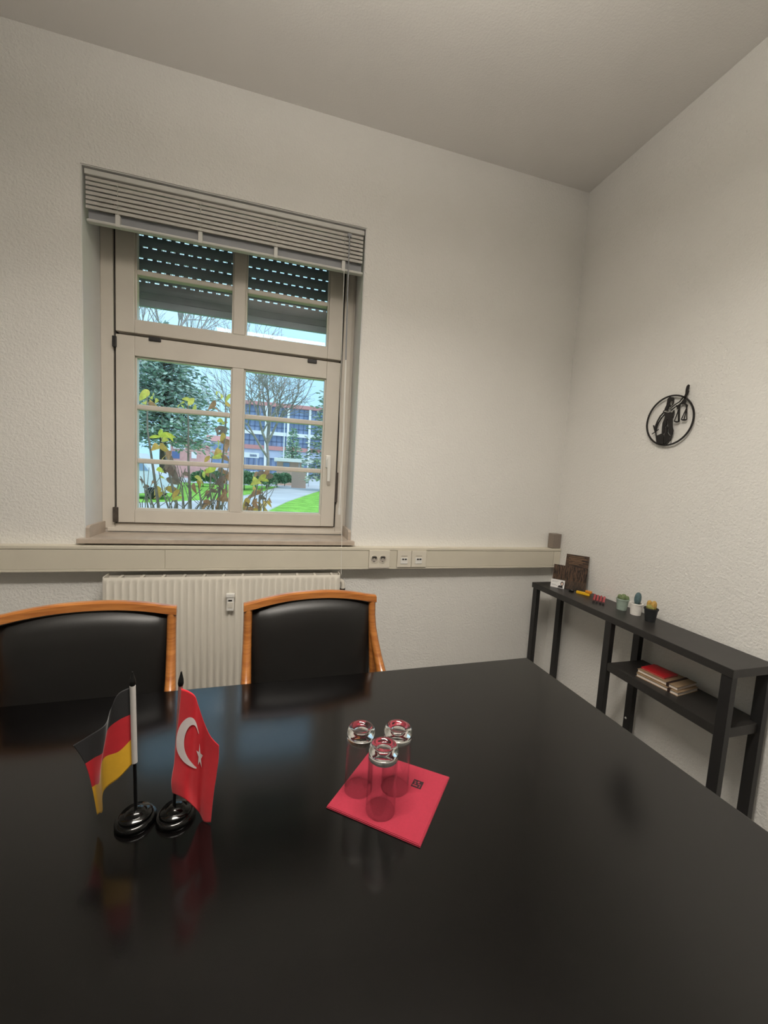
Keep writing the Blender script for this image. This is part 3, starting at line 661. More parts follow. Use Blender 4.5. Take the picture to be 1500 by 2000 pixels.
mb.build('skirt', M_iron, ju)
mb = MB()
stroke(mb, [(630, 630), (575, 690), (530, 770), (500, 850), (488, 910)], 16); stroke(mb, [(645, 660), (590, 725), (545, 800), (515, 880), (500, 950)], 13)
mb.build('lowered_arm', M_iron, ju)
mb = MB(); stroke(mb, [(465, 838), (478, 890), (500, 960)], 15); stroke(mb, [(440, 980), (480, 955), (520, 925), (548, 905)], 9); mb.build('sword', M_iron, ju)
for q_ in ((735, 700), (580, 1140)): p = jp(*q_); MB().box((jx + .004, p.y - .006, p.z - .005), (XR - .0008, p.y + .006, p.z + .007)).build('wall_spacer', M_iron, ju)

# ------------------------------------------------------------------ table things: napkin, tumblers, flags
nk = thing('paper_napkin', 'folded red paper napkin with a small dark emblem under the tumblers', 'napkin', (.235, .67, tz))
M_nap = mat('red_tissue_paper', (152, 30, 52), 0.9, var=0.05, vscale=200, bump=0.35, bscale=700, bdist=0.0005, sheen=0.2)
NP = [Vector((.109, .661, tz)), Vector((.249, .551, tz)), Vector((.362, .682, tz)), Vector((.220, .788, tz))]
for k in range(4):
    ins = .0012 * k * (1 if k % 2 else .4); cc = sum(NP, Vector()) / 4
    pts = [p + (cc - p).normalized() * ins for p in NP]
    MB().prism([p + Vector((0, 0, .0004 + k * .0009)) for p in pts], (0, 0, .0007)).build('fold_layer', M_nap, nk)
ntop = tz + .0004 + 3 * .0009 + .0007
lc = Vector((.290, .676, ntop)); ux = (NP[2] - NP[1]).normalized(); uy = (NP[3] - NP[2]).normalized() * -1
uy = (NP[1] - NP[0]).normalized()
def lq(a, b, c_, d, z=.0002): return [lc + ux * a + uy * b + Vector((0, 0, z)), lc + ux * c_ + uy * b + Vector((0, 0, z)), lc + ux * c_ + uy * d + Vector((0, 0, z)), lc + ux * a + uy * d + Vector((0, 0, z))]
em = MB().prism(lq(-.010, -.010, .010, .010, .0), (0, 0, .0003)).build('emblem', mat('emblem_black', (44, 18, 24), 0.8, var=0.05), nk)
mb = MB()
for a, b, c_, d in ((-.007, -.008, -.004, .002), (-.002, -.006, .002, -.003), (.003, -.001, .007, .003), (-.001, .001, .001, .007), (-.008, .005, -.003, .007), (.004, -.008, .006, -.004)): mb.prism(lq(a, b, c_, d, .0003), (0, 0, .0002))
mb.build('emblem_detail', mat('emblem_red', (140, 40, 56), 0.8, var=0), em)

def tumbler(label, c):
    t = thing('tumbler', label, 'glass', c, 0, 'upside-down tumblers on the napkin')
    H = .125; R0 = .0262; R1 = .0268; w = .0014
    prof = [(R1 - w, .0004), (R1 - w + .0003, 0.0), (R1 - .0003, 0.0), (R1, .0004), (R1, .001), (R1 - .0001, .03), (R0 + .0003, .08), (R0 + .0002, .1010), (R0 + .0001, .112), (R0, .1165), (R0 - .0012, .1212), (R0 - .0036, .1240), (R0 - .0065, H), (R0 - .0095, .1245), (.0140, .1215), (.0120, .1200), (.008, .1192), (.004, .1190), (.0002, .1189),
            (.0002, .1085), (.006, .1085), (.013, .1083), (.0185, .1072), (R0 - .0052, .1050), (R0 - .0028, .1010), (R0 - .0018, .095), (R0 - w - .0001, .085), (R1 - w - .0001, .03), (R1 - w, .001)]
    g = MB().lathe(prof, c, 48, close=True)
    for i, f in enumerate(g.f):
        if max(g.v[k].z for k in f) < c[2] + .1015: g.mi[i] = 1
    g.build('glass_body', [M_tumbler, M_thin], t)
    return t
tumbler('upside-down clear tumbler on the napkin, nearest of the three', (.203, .634, ntop))
tumbler('upside-down clear tumbler on the napkin, back left of the three', (.174, .690, ntop))
tumbler('upside-down clear tumbler on the napkin, back right of the three', (.244, .679, ntop))

def base(t, c):
    prof = [(.0005, 0), (.0300, 0), (.0310, .002), (.0310, .0065), (.0295, .0090), (.0255, .0098), (.0245, .0110), (.0245, .0150), (.0225, .0172), (.0170, .0180), (.0160, .0188), (.0140, .0215), (.0090, .0240), (.0040, .0250), (.0005, .0250)]
    MB().lathe(prof, c, 48).build('base', M_gloss_black, t)
def fpx(x, y, Y): return at(100 + x / 4.16667, 1290 + y / 4.16667, Y)
def grid_cloth(cols, nu, nv):     # cols: list of columns of 3D points, smoothed with Catmull-Rom both ways
    def cr_(P, t):
        n = len(P) - 1; x = t * n; i = min(int(x), n - 1); f = x - i
        p0, p1, p2, p3 = P[max(i - 1, 0)], P[i], P[i + 1], P[min(i + 2, n)]
        return .5 * ((2 * p1) + (p2 - p0) * f + (2 * p0 - 5 * p1 + 4 * p2 - p3) * f * f + (3 * p1 - p0 - 3 * p2 + p3) * f ** 3)
    def S(u, v): return cr_([cr_(c_, v) for c_ in cols], u)
    return S
def cloth_mesh(S, nu, nv, bands):
    mb = MB(); vs_ = [S(i / nu, j / nv) for j in range(nv + 1) for i in range(nu + 1)]
    n = nu + 1; th = .0003
    for j in range(nv):
        for i in range(nu):
            pass
    fs = []; mis = []
    for j in range(nv):
        for i in range(nu): fs.append((j * n + i, j * n + i + 1, (j + 1) * n + i + 1, (j + 1) * n + i)); mis.append(bands(j / nv))
    o = len(mb.v); mb.v += vs_
    for f, m in zip(fs, mis): mb.f.append(list(f)); mb.mi.append(m); mb.sm.append(True)
    return mb
def cloth_mat(name, rgb): 
    m = mat(name, rgb, 0.6, var=0.03, vscale=80, bump=0.12, bscale=900, bdist=0.0004, sheen=0.25); return m
# German flag
GY = .699
gf = thing('table_flag', 'black, red and gold table flag on a glossy black round foot', 'flag', (-.207, GY, tz), 0, 'little table flags')
base(gf, (-.207, GY, tz))
gtop = at(259, 1336, GY); gpt = at(260, 1313, GY)
gb = Vector((-.207, GY, tz + .024))
MB().tube([gb, gtop], .0026, 10).build('pole', M_pole, gf)
dirp = (gtop - gb).normalized()
def finial(t, p, d, nme='finial'):
    zz = Vector((0, 0, 1)); ang_ = zz.rotation_difference(d).to_matrix()
    MB().lathe([(.0030, -.002), (.0042, .001), (.0046, .004), (.0040, .010), (.0024, .017), (.0014, .021), (.0016, .0225), (.0004, .024)], p, 14, 0, ang_).build(nme, M_pole, t)
finial(gf, gtop - dirp * .002, dirp)
sleeve_top = gtop - dirp * .003; sl_bot = gb + dirp * ((at(263, 1489, GY) - gb).length)
MB().tube([sl_bot, sleeve_top], .0043, 12).build('sleeve', mat('white_sleeve', (214, 210, 206), 0.6, var=0.03), gf)
gc = [[(646, 218, 0), (650, 437, 0), (655, 635, 0), (668, 830, 0)],
      [(545, 272, -.010), (545, 487, -.010), (552, 738, -.010), (555, 952, -.010)],
      [(484, 400, -.012), (458, 570, -.012), (425, 800, -.014), (428, 1062, -.014)],
      [(440, 520, .006), (432, 735, .004), (395, 985, -.002), (418, 1222, -.004)],
      [(310, 610, .012), (352, 790, .010), (362, 1010, .006), (396, 1240, .002)],
      [(178, 690, .010), (275, 840, .008), (332, 1030, .006), (375, 1255, .004)]]
cols = [[fpx(x, y, GY + dy) for x, y, dy in c_] for c_ in gc]
S = grid_cloth(cols, 0, 0)
fb = cloth_mesh(S, 40, 30, lambda v: 0 if v < 1 / 3 - 1e-6 else (1 if v < 2 / 3 - 1e-6 else 2))
fo = fb.build('flag_cloth', [cloth_mat('flag_black', (26, 26, 28)), cloth_mat('flag_red', (204, 26, 40)), cloth_mat('flag_gold', (240, 184, 30))], gf)
sm_ = fo.modifiers.new('thickness', 'SOLIDIFY'); sm_.thickness = .0004
# Turkish flag
TYf = .694
tf = thing('table_flag', 'red table flag with white crescent and star on a glossy black round foot', 'flag', (-.1475, TYf, tz), 0, 'little table flags')
base(tf, (-.1445, TYf, tz)); tb_ = Vector((-.1475, TYf, tz + .024)); ttop = at(353, 1336, TYf)
MB().tube([tb_, ttop], .0026, 10).build('pole', M_pole, tf); dirt = (ttop - tb_).normalized(); finial(tf, ttop - dirt * .002, dirt)
MB().tube([tb_ + dirt * .085, ttop - dirt * .003], .0036, 12).build('sleeve', mat('red_sleeve', (176, 120, 118), 0.6, var=0.03), tf)
top_ = [(1058, 228, -.004), (1120, 250, -.010), (1172, 292, -.014), (1200, 372, -.012), (1245, 505, -.010), (1295, 615, -.014), (1365, 692, -.020)]
bot_ = [(985, 1078, -.012), (1045, 1105, -.022), (1105, 1140, -.026), (1165, 1195, -.016), (1205, 1240, -.010), (1240, 1310, -.018), (1298, 1318, -.026)]
lef_ = [(1058, 228), (1040, 430), (1016, 640), (1000, 830), (976, 985), (985, 1078)]
rig_ = [(1365, 692), (1362, 800), (1345, 930), (1325, 1060), (1310, 1190), (1298, 1318)]
cols = []
for i in range(7):
    u = i / 6; col = []
    for j in range(6):
        v = j / 5; t_, b_ = top_[i], bot_[i]
        bx_ = (1 - v) * t_[0] + v * b_[0]; by_ = (1 - v) * t_[1] + v * b_[1]
        lx_ = (1 - u) * (lef_[j][0] - ((1 - v) * lef_[0][0] + v * lef_[-1][0])) + u * (rig_[j][0] - ((1 - v) * rig_[0][0] + v * rig_[-1][0]))
        ly_ = (1 - u) * (lef_[j][1] - ((1 - v) * lef_[0][1] + v * lef_[-1][1])) + u * (rig_[j][1] - ((1 - v) * rig_[0][1] + v * rig_[-1][1]))
        dy = (1 - v) * t_[2] + v * b_[2]
        col.append(fpx(bx_ + lx_, by_ + ly_, TYf + dy))
    cols.append(col)
S2 = grid_cloth(cols, 0, 0)
fo2 = cloth_mesh(S2, 42, 36, lambda v: 0).build('flag_cloth', [cloth_mat('flag_crimson', (222, 28, 44))], tf)
sm_ = fo2.modifiers.new('thickness', 'SOLIDIFY'); sm_.thickness = .0004
def on_cloth(u, v, side):
    e = 1e-3; p = S2(u, v); n_ = (S2(min(u + e, 1), v) - S2(max(u - e, 0), v)).cross(S2(u, min(v + e, 1)) - S2(u, max(v - e, 0))).normalized()
    if n_.y > 0: n_ = -n_
    return p + n_ * (.0007 * side + .0 if side > 0 else -.0009)
M_print = cloth_mat('flag_white_print', (238, 226, 226))
def print_mesh(rows, name):       # rows: list of lists of (u, v); strips between successive rows, on both faces
    mb = MB()
    for side in (1, -1):
        vs_ = [on_cloth(u, v, side) for r_ in rows for u, v in r_]; n = len(rows[0])
        mb.add(vs_, [(i * n + j, i * n + j + 1, (i + 1) * n + j + 1, (i + 1) * n + j) for i in range(len(rows) - 1) for j in range(n - 1)], 0, True)
    return mb.build(name, M_print, fo2)
cu, cv, R1, R2, sh_ = .335, .395, .200, .160, .058          # v units = hoist; u scaled by 1/1.5
rows = []
for k in range(41):
    a = math.radians(52) + math.radians(256) * k / 40; o_ = Vector((R1 * math.cos(a), R1 * math.sin(a)))
    # inner circle point in the same direction from the outer centre
    d = Vector((math.cos(a), math.sin(a))); bq = d.x * sh_; disc_ = bq * bq - (sh_ * sh_ - R2 * R2); ri = min(bq + math.sqrt(max(disc_, 0)), R1)
    i_ = d * ri
    rows.append([(cu + (o_.x + (i_.x - o_.x) * s_ / 3) / .64, cv + (o_.y + (i_.y - o_.y) * s_ / 3) * 1.0) for s_ in range(4)])
print_mesh(rows, 'crescent')
su, sv, sr = .590, .405, .105; star = []
for k in range(11):
    a = math.pi + math.pi * k / 5; rr = sr if k % 2 == 0 else sr * .385; star.append((rr * math.cos(a), rr * math.sin(a)))
print_mesh([[(su + p[0] * s_ / 3 / 1.05, sv + p[1] * s_ / 3) for s_ in range(4)] for p in star], 'star')

# ------------------------------------------------------------------ outdoors: ground, road
GZ = -0.6
def G(px, py, z=GZ): return atZ(px, py, z)
M_grass = mat('lawn_grass', (138, 188, 84), 0.95, var=0.30, vscale=1.5, bump=0.8, bscale=6, bdist=0.1, spec=0.1, detail=8)
M_asph = mat('wet_asphalt', (196, 194, 198), 0.55, var=0.16, vscale=0.35, spec=0.4, detail=6)
tag(struct(MB().box((-120, 2.6, GZ - .5), (160, 190, GZ)).build('ground_lawn', M_grass)), 'green lawn outside the window')
def slab(name, pts, h, m, label):
    mb = MB(); mb.prism([Vector((p.x, p.y, GZ + .001)) for p in pts], (0, 0, h)); return tag(struct(mb.build(name, m)), label)
slab('road', [G(430, 976), G(500, 965), G(540, 953), G(572, 943), G(640, 936), Vector((60, 92, 0)), Vector((60, 20, 0)) + Vector((12, 34, 0)), G(660, 948), G(600, 967), G(560, 981), G(525, 998), G(480, 1022), G(430, 1010)], .05, M_asph, 'wet grey driveway curving between the lawns')
slab('forecourt', [Vector((-75, 46, 0)), Vector((90, 46, 0)), Vector((90, 128, 0)), Vector((-75, 128, 0))], .03, M_asph, 'grey forecourt before the far buildings')
slab('footpath', [G(150, 985), G(300, 982), G(430, 976), G(430, 1010), G(300, 1030), G(150, 1040)], .02, M_asph, 'grey footpath behind the yellow-leaved shrub')
slab('parking_bay', [G(200, 925), G(300, 922), G(308, 948), G(300, 962), G(200, 968)], .025, M_asph, 'grey parking bay under the pale van')

# ------------------------------------------------------------------ outdoors: trees and shrubs
M_bark = mat('bare_bark', (166, 154, 148), 0.9, var=0.25, vscale=3)
M_bark2 = mat('dark_bark', (84, 70, 62), 0.9, var=0.25, vscale=5)
def bare_tree(label, p, h, seed, spread=.5, lean=0.0, trunk_h=.28, r0=.17):
    rnd = random.Random(seed); t = thing('bare_tree', label, 'tree', p, 0, 'bare trees outside')
    tk = MB(); br = MB(); tw = MB()
    def grow(p0, d, L, r, depth):
        pts = [p0]; dd = d.copy()
        for i in range(3):
            dd = (dd + Vector((rnd.uniform(-.13, .13), rnd.uniform(-.13, .13), rnd.uniform(-.02, .12)))).normalized(); pts.append(pts[-1] + dd * L / 3)
        tgt = tk if depth == 0 else (br if depth <= 2 else tw)
        r = max(r, .019); tgt.tube(pts, [r, r * .88, r * .76, r * .66], 6 if depth < 2 else (4 if depth < 3 else 3), cap=False)
        if depth >= 5 or L < .25: return
        nb = 4 if depth < 3 else rnd.choice((3, 3, 4))
        for k in range(nb):
            a = rnd.uniform(0, 2 * math.pi); sp = spread * rnd.uniform(.55, 1.25)
            side = dd.orthogonal().normalized(); side.rotate(Matrix.Rotation(a, 3, dd))
            nd = (dd * math.cos(sp) + side * math.sin(sp)).normalized()
            b0 = pts[rnd.choice((1, 2, 3))] if k else pts[3]
            if depth == 0 and k: b0 = pts[rnd.choice((2, 3))]
            grow(b0, nd, L * rnd.uniform(.62, .84) * (1.25 if depth == 0 else 1), r * .60, depth + 1)
        if depth == 0: grow(pts[3], (dd + Vector((.05, 0, .2))).normalized(), L * 1.25, r * .72, 1)
    grow(Vector(p), Vector((lean, 0, 1)).normalized(), h * trunk_h, r0, 0)
    tk.build('trunk', M_bark, t); b = br.build('branches', M_bark, t); b['kind'] = 'stuff'
    w = tw.build('twigs', M_bark, t); w['kind'] = 'stuff'; return t
def needle(mb, c, d, L, w, rnd):
    d = d.normalized(); s_ = d.cross(Vector((rnd.uniform(-1, 1), rnd.uniform(-1, 1), rnd.uniform(.2, 1)))).normalized() * w
    mb.add([c - s_ * .4, c + s_ * .4, c + d * L * .6 + s_, c + d * L, c + d * L * .6 - s_], [(0, 1, 2, 3, 4)])
def conifer(label, p, h, rad, seed, m, levels=26, start=.16, per=9, droop=.25, dens=1.0, pw=.75, size=.34):
    rnd = random.Random(seed); p = Vector(p); t = thing('evergreen_tree', label, 'tree', p, 0, 'evergreen trees outside')
    MB().tube([p, p + Vector((0, 0, h * .5)), p + Vector((0, 0, h * .98))], [h * .022, h * .015, .02], 7).build('trunk', M_bark2, t)
    bm_ = MB(); fl = MB()
    for lv in range(levels):
        f = lv / (levels - 1); z = h * (start + (1 - start) * f * .98); R_ = rad * ((1 - f) ** pw) * rnd.uniform(.75, 1.1) + .15
        for k in range(per):
            a = 2 * math.pi * (k + rnd.random()) / per; d = Vector((math.cos(a), math.sin(a), 0)); L = R_ * rnd.uniform(.65, 1.1)
            b0 = p + Vector((0, 0, z)); tip = b0 + d * L + Vector((0, 0, -droop * L + rnd.uniform(-.1, .3) * L))
            if L > .8: bm_.tube([b0, (b0 + tip) / 2 + Vector((0, 0, .08 * L)), tip], [.035, .022, .008], 3, cap=False)
            for q in range(max(3, int(L * 7 * dens))):
                u = rnd.random() ** .7; c = b0.lerp(tip, u) + Vector((rnd.gauss(0, .12), rnd.gauss(0, .12), rnd.gauss(0, .10))) * (.5 + L * .35)
                nd = d + Vector((rnd.uniform(-.9, .9), rnd.uniform(-.9, .9), rnd.uniform(-.6, .45))); needle(fl, c, nd, size * rnd.uniform(.7, 1.4), size * .22, rnd)
    b = bm_.build('branches', M_bark2, t); b['kind'] = 'stuff'
    o = fl.build('foliage', m, t); o['kind'] = 'stuff'; return t
M_fir = mat('blue_green_needles', (152, 170, 160), 0.8, var=0.3, vscale=1.2); M_fir2 = mat('mid_green_needles', (150, 178, 150), 0.8, var=0.3, vscale=1.5); M_fir3 = mat('olive_needles', (158, 168, 148), 0.8, var=0.3, vscale=1.5)
def stand(px, Y):                  # ground point below that pixel column at depth Y
    q = at(px, 915, Y); return Vector((q.x, Y, GZ))
conifer('big dark blue-green conifer in the left window panes', stand(318, 33), 12.0, 4.3, 3, M_fir, 30, .31, 11, .18, 1.25, .62, .36)
conifer('small conical green fir before the office block', stand(570, 62), 8.2, 2.6, 5, M_fir2, 22, .04, 9, .2, .9, .8, .42)
conifer('olive green pine at the right edge of the window view', stand(640, 40), 10.6, 2.7, 8, M_fir3, 24, .12, 8, .1, .8, .45, .40)
bare_tree('bare branching tree in the right window panes before the office block', stand(524, 44), 12.6, 11, .66, .0, .36, .22)
bare_tree('tall bare tree rising behind the big conifer', stand(316, 60), 25, 23, .48, .02, .34, .30)

def bush(label, p, r, h, seed, m):
    rnd = random.Random(seed); p = Vector(p); t = thing('round_bush', label, 'bush', p, 0, 'low hedge bushes on the lawn')
    MB().tube([p, p + Vector((0, 0, h * .5))], [.05, .02], 5).build('stem', M_bark2, t)
    fl = MB()
    for k in range(900):
        a = rnd.uniform(0, 2 * math.pi); b = math.acos(rnd.uniform(-.2, 1)); rr = rnd.uniform(.7, 1.0)
        d = Vector((math.sin(b) * math.cos(a), math.sin(b) * math.sin(a), math.cos(b))); c = p + Vector((d.x * r * rr, d.y * r * rr, h * .42 + d.z * h * .55 * rr))
        needle(fl, c, d + Vector((rnd.uniform(-.8, .8), rnd.uniform(-.8, .8), rnd.uniform(-.3, .8))), .22, .08, rnd)
    o = fl.build('foliage', m, t); o['kind'] = 'stuff'
M_bush = mat('bush_green', (110, 142, 108), 0.85, var=0.35, vscale=4)
for k, (px, Y, r, h, lb) in enumerate(((478, 36, .95, 1.6, 'dark green round bush at the left end of the hedge'), (500, 38, 1.0, 1.5, 'dark green round bush, second along the hedge'), (521, 40.5, .95, 1.5, 'dark green round bush below the bare tree trunk'),
        (542, 43, .9, 1.5, 'dark green round bush left of the kiosk wall'), (557, 47, .85, 1.55, 'dark green round bush nearest the pale kiosk'), (397, 39, 1.05, 1.4, 'dark green round bush behind the brown shrub stems'), (424, 44, 1.0, 1.4, 'dark green round bush next to the window mullion'))):
    bush(lb, stand(px, Y), r, h, 40 + k, M_bush)

# shrub close to the window: stems and single autumn leaves
def leaf_mesh(name, curl, wd):
    me = bpy.data.meshes.new(name); vs_ = []; fs = []; n = 7
    for i in range(n + 1):
        u = i / n; w = wd * math.sin(math.pi * min(1, u * .97 + .03)) ** .8 * (1 - .25 * u)
        z = -curl * u * u; vs_ += [(u, -w, z + .25 * w), (u, 0, z), (u, w, z + .25 * w)]
    for i in range(n):
        for j in range(2): a = i * 3 + j; fs.append((a, a + 1, a + 4, a + 3))
    me.from_pydata(vs_, [], fs); me.polygons.foreach_set('use_smooth', [True] * len(fs)); return me
LC = {'y': (255, 214, 112), 'g': (246, 226, 100), 'o': (252, 182, 104), 'b': (206, 144, 116), 'd': (156, 122, 114)}
LM = {}
for ck, rgb in LC.items():
    m_ = mat('leaf_' + ck, rgb, 0.6, var=0.22, vscale=3)
    nt_ = m_.node_tree; b_ = nt_.nodes['Principled BSDF']; tl = nt_.nodes.new('ShaderNodeBsdfTranslucent'); mx_ = nt_.nodes.new('ShaderNodeMixShader')
    nt_.links.new(b_.inputs['Base Color'].links[0].from_socket, tl.inputs['Color']); mx_.inputs['Fac'].default_value = .45
    nt_.links.new(b_.outputs['BSDF'], mx_.inputs[1]); nt_.links.new(tl.outputs['BSDF'], mx_.inputs[2]); nt_.links.new(mx_.outputs['Shader'], nt_.nodes['Material Output'].inputs['Surface'])
    for q, (cu_, wd) in enumerate(((.15, .26), (.45, .30), (.8, .34))):
        me = leaf_mesh('leaf_' + ck, cu_, wd); me.materials.append(m_); LM[ck, q] = me
M_stem = mat('shrub_stem', (150, 132, 126), 0.85, var=0.25, vscale=20)
def shrub(label, basepx, Y, stems, leaves, seed):
    rnd = random.Random(seed); b = at(basepx, 1010, Y); b.z = GZ
    t = thing('autumn_shrub', label, 'shrub', b, 0, 'autumn shrubs outside the window')
    for pts, r in stems:
        P = [at(x, y, Y + dy) for x, y, dy in pts]; p0 = Vector((b.x + (P[0].x - b.x) * .5, P[0].y, GZ))
        full = [p0] + P; n = len(full)
        MB().tube(full, [r * (1.15 - .75 * i / (n - 1)) for i in range(n)], 6).build('stem', M_stem, t)
    tw = MB()
    for k in range(34 if basepx < 450 else 8):
        x0_ = rnd.uniform(*((272, 448) if basepx < 450 else (472, 525))); y0_ = rnd.uniform(960, 1003); dx = rnd.uniform(-38, 38); dy = rnd.uniform(-60, -25) ; Yt = Y + rnd.uniform(-.2, .2)
        a_ = at(x0_, y0_, Yt); b_ = at(x0_ + dx * .6, y0_ + dy * .5, Yt); c_ = at(x0_ + dx, y0_ + dy, Yt); lo_ = Vector((a_.x * .97 + b.x * .03, a_.y, a_.z - .35))
        tw.tube([lo_, a_, b_, c_], [.005, .004, .003, .002], 4, cap=False)
    o = tw.build('twigs', M_stem, t); o['kind'] = 'stuff'
    for px, py, ck, size in leaves:
        o = bpy.data.objects.new('leaf', LM[ck, rnd.choice((0, 1, 2)) if ck in 'yg' else rnd.choice((1, 2, 2))]); C.objects.link(o); o.parent = t
        p = at(px, py, Y + rnd.uniform(-.18, .18)); s_ = size / 775 * Y * 1.05
        o.rotation_euler = (rnd.uniform(.5, 1.5) * rnd.choice((-1, 1)), rnd.uniform(-.2, .9), rnd.uniform(0, 6.28))
        o.scale = (s_, s_, s_); d = o.rotation_euler.to_matrix() @ Vector((.5 * s_, 0, 0)); o.location = p - d - b
    return t
rs = random.Random(77)
stL = [([(309, 985, 0), (297, 900, .05), (288, 840, .1), (287, 775, .1)], .012), ([(345, 985, 0), (332, 930, 0), (322, 880, .1), (314, 850, .1)], .012), ([(372, 990, 0), (368, 900, .1), (368, 840, .1), (367, 790, .1)], .012),
       ([(425, 995, .1), (432, 930, .1), (440, 850, .1), (441, 770, .1)], .013), ([(300, 990, -.1), (285, 950, -.1), (274, 930, -.1)], .008), ([(330, 995, -.1), (318, 960, 0), (310, 920, 0)], .008), ([(340, 995, -.1), (350, 960, 0), (362, 915, 0)], .008),
       ([(395, 995, -.1), (388, 950, 0), (392, 915, 0)], .009), ([(405, 995, -.1), (425, 960, 0), (446, 925, 0)], .009), ([(380, 1000, 0), (400, 970, 0), (436, 945, 0)], .008), ([(352, 1000, 0), (372, 975, 0), (395, 955, 0)], .007),
       ([(415, 998, 0), (410, 950, 0), (414, 890, .1)], .009), ([(290, 995, 0), (283, 960, 0), (280, 905, .1)], .007), ([(432, 1000, -.1), (442, 960, -.1), (446, 900, 0)], .009), ([(360, 998, 0), (356, 950, .1), (345, 905, .1)], .007), ([(444, 800, 0), (432, 785, 0), (420, 782, 0), (414, 795, 0)], .004)]
lvL = [(284, 768, 'y', 20), (295, 772, 'y', 20), (281, 784, 'y', 16), (291, 786, 'o', 16), (302, 782, 'y', 14), (298, 791, 'b', 14), (280, 793, 'y', 16),
       (351, 787, 'y', 20), (366, 780, 'y', 20), (372, 785, 'y', 18), (381, 797, 'y', 14), (360, 796, 'g', 14), (421, 771, 'y', 18), (434, 768, 'y', 16), (443, 775, 'y', 20), (441, 788, 'o', 14), (418, 790, 'b', 16), (425, 798, 'b', 14),
       (302, 853, 'g', 20), (314, 846, 'g', 20), (325, 849, 'g', 22), (333, 852, 'g', 16), (319, 858, 'y', 16), (310, 868, 'o', 22), (316, 873, 'o', 18), (326, 889, 'b', 20), (318, 893, 'o', 14), (332, 893, 'd', 14),
       (428, 820, 'y', 16), (438, 826, 'y', 14), (432, 836, 'd', 18), (440, 842, 'd', 18), (426, 842, 'd', 14), (436, 852, 'o', 16), (441, 862, 'b', 18), (430, 868, 'y', 18), (440, 874, 'b', 18), (428, 878, 'o', 16), (430, 890, 'y', 18), (440, 894, 'b', 16), (404, 896, 'o', 14),
       (316, 917, 'g', 20), (320, 932, 'y', 16), (311, 950, 'o', 24), (318, 958, 'y', 18), (314, 966, 'o', 14), (337, 956, 'o', 24), (342, 964, 'o', 18), (347, 972, 'y', 14), (330, 915, 'd', 22), (338, 926, 'd', 22), (340, 912, 'd', 18), (334, 938, 'd', 18),
       (400, 922, 'g', 30), (412, 917, 'g', 22), (392, 934, 'y', 20), (393, 946, 'o', 20), (365, 925, 'd', 14), (376, 950, 'b', 16), (370, 942, 'd', 14), (296, 942, 'b', 12), (284, 950, 'd', 12), (279, 940, 'd', 12)]
for k in range(34): lvL.append((rs.uniform(396, 446), rs.uniform(918, 992), rs.choice('bbdd'), rs.uniform(11, 18)))
shrub('leggy shrub with yellow and brown autumn leaves outside the left panes', 360, 3.55, stL, lvL, 5)
stR = [([(492, 1000, 0), (500, 960, 0), (506, 925, 0)], .010), ([(515, 1000, 0), (521, 965, 0), (523, 945, 0)], .006), ([(480, 1005, 0), (486, 980, 0), (497, 955, 0)], .007), ([(502, 1005, 0), (512, 985, 0), (520, 975, 0)], .006)]
lvR = [(495, 937, 'y', 20), (500, 941, 'y', 18), (512, 933, 'y', 20), (518, 938, 'y', 18), (508, 924, 'd', 16), (526, 930, 'd', 16), (522, 922, 'b', 14), (499, 926, 'b', 14), (494, 954, 'o', 16), (498, 962, 'b', 16), (505, 958, 'b', 14), (490, 968, 'b', 14), (508, 970, 'd', 14),
       (484, 978, 'o', 18), (494, 982, 'b', 20), (503, 978, 'b', 18), (510, 988, 'o', 20), (518, 982, 'o', 20), (527, 982, 'o', 16), (505, 994, 'o', 18), (494, 996, 'b', 18), (481, 992, 'b', 18), (474, 997, 'd', 16), (487, 1000, 'b', 16), (516, 996, 'o', 16), (478, 984, 'd', 14), (500, 988, 'd', 14), (524, 974, 'b', 14)]
shrub('low shrub with orange and brown leaves outside the right panes', 498, 3.5, stR, lvR, 6)

# ------------------------------------------------------------------ outdoors: buildings and vehicles
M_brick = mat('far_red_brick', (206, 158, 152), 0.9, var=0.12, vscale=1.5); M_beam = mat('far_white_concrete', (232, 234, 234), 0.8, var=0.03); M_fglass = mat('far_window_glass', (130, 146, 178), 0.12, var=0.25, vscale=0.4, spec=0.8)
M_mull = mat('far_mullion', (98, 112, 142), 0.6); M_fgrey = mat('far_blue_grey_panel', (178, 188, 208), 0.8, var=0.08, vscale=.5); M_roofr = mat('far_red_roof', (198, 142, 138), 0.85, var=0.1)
YB_ = 100.0
bx_l = at(456, 850, YB_).x; colx = [at(px, 850, YB_).x for px in (475, 518, 561, 604)]; pitch = (colx[3] - colx[0]) / 3
xs_ = [colx[0] - pitch * .45] + [colx[0] + pitch * (k + 0) for k in range(8)]; xr = xs_[-1] + pitch * .3
zt_ = at(545, 788, YB_).z; zroof = at(545, 795.5, YB_).z; zb = at(545, 848, YB_); zred = at(545, 876, YB_).z
ob = thing('office_block', 'long glass-fronted office block with white columns and red roof edge', 'building', ((bx_l + xr) / 2, YB_, GZ))
MB().box((xs_[0], YB_ + .6, GZ), (xr, YB_ + 14, zt_ - .3)).build('core', M_fgrey, ob)
MB().box((xs_[0] - .3, YB_ - .5, zroof), (xr, YB_ + 14.3, zt_), bevel=.1).build('roof_edge', M_roofr, ob)
lev = [zred, zb.z, (zb.z + zroof) / 2 + .1, zroof]
for z in lev[1:3]: MB().box((xs_[0], YB_ - .35, z - .42), (xr, YB_ + .6, z + .42)).build('floor_beam', M_beam, ob)
MB().box((xs_[0], YB_ - .35, zred - .5), (xr, YB_ + .6, zred + .45)).build('red_band', M_roofr, ob)
MB().box((xs_[0], YB_ - .1, zred - 2.4), (xr, YB_ + .6, zred - .5)).build('grey_band', M_fgrey, ob)
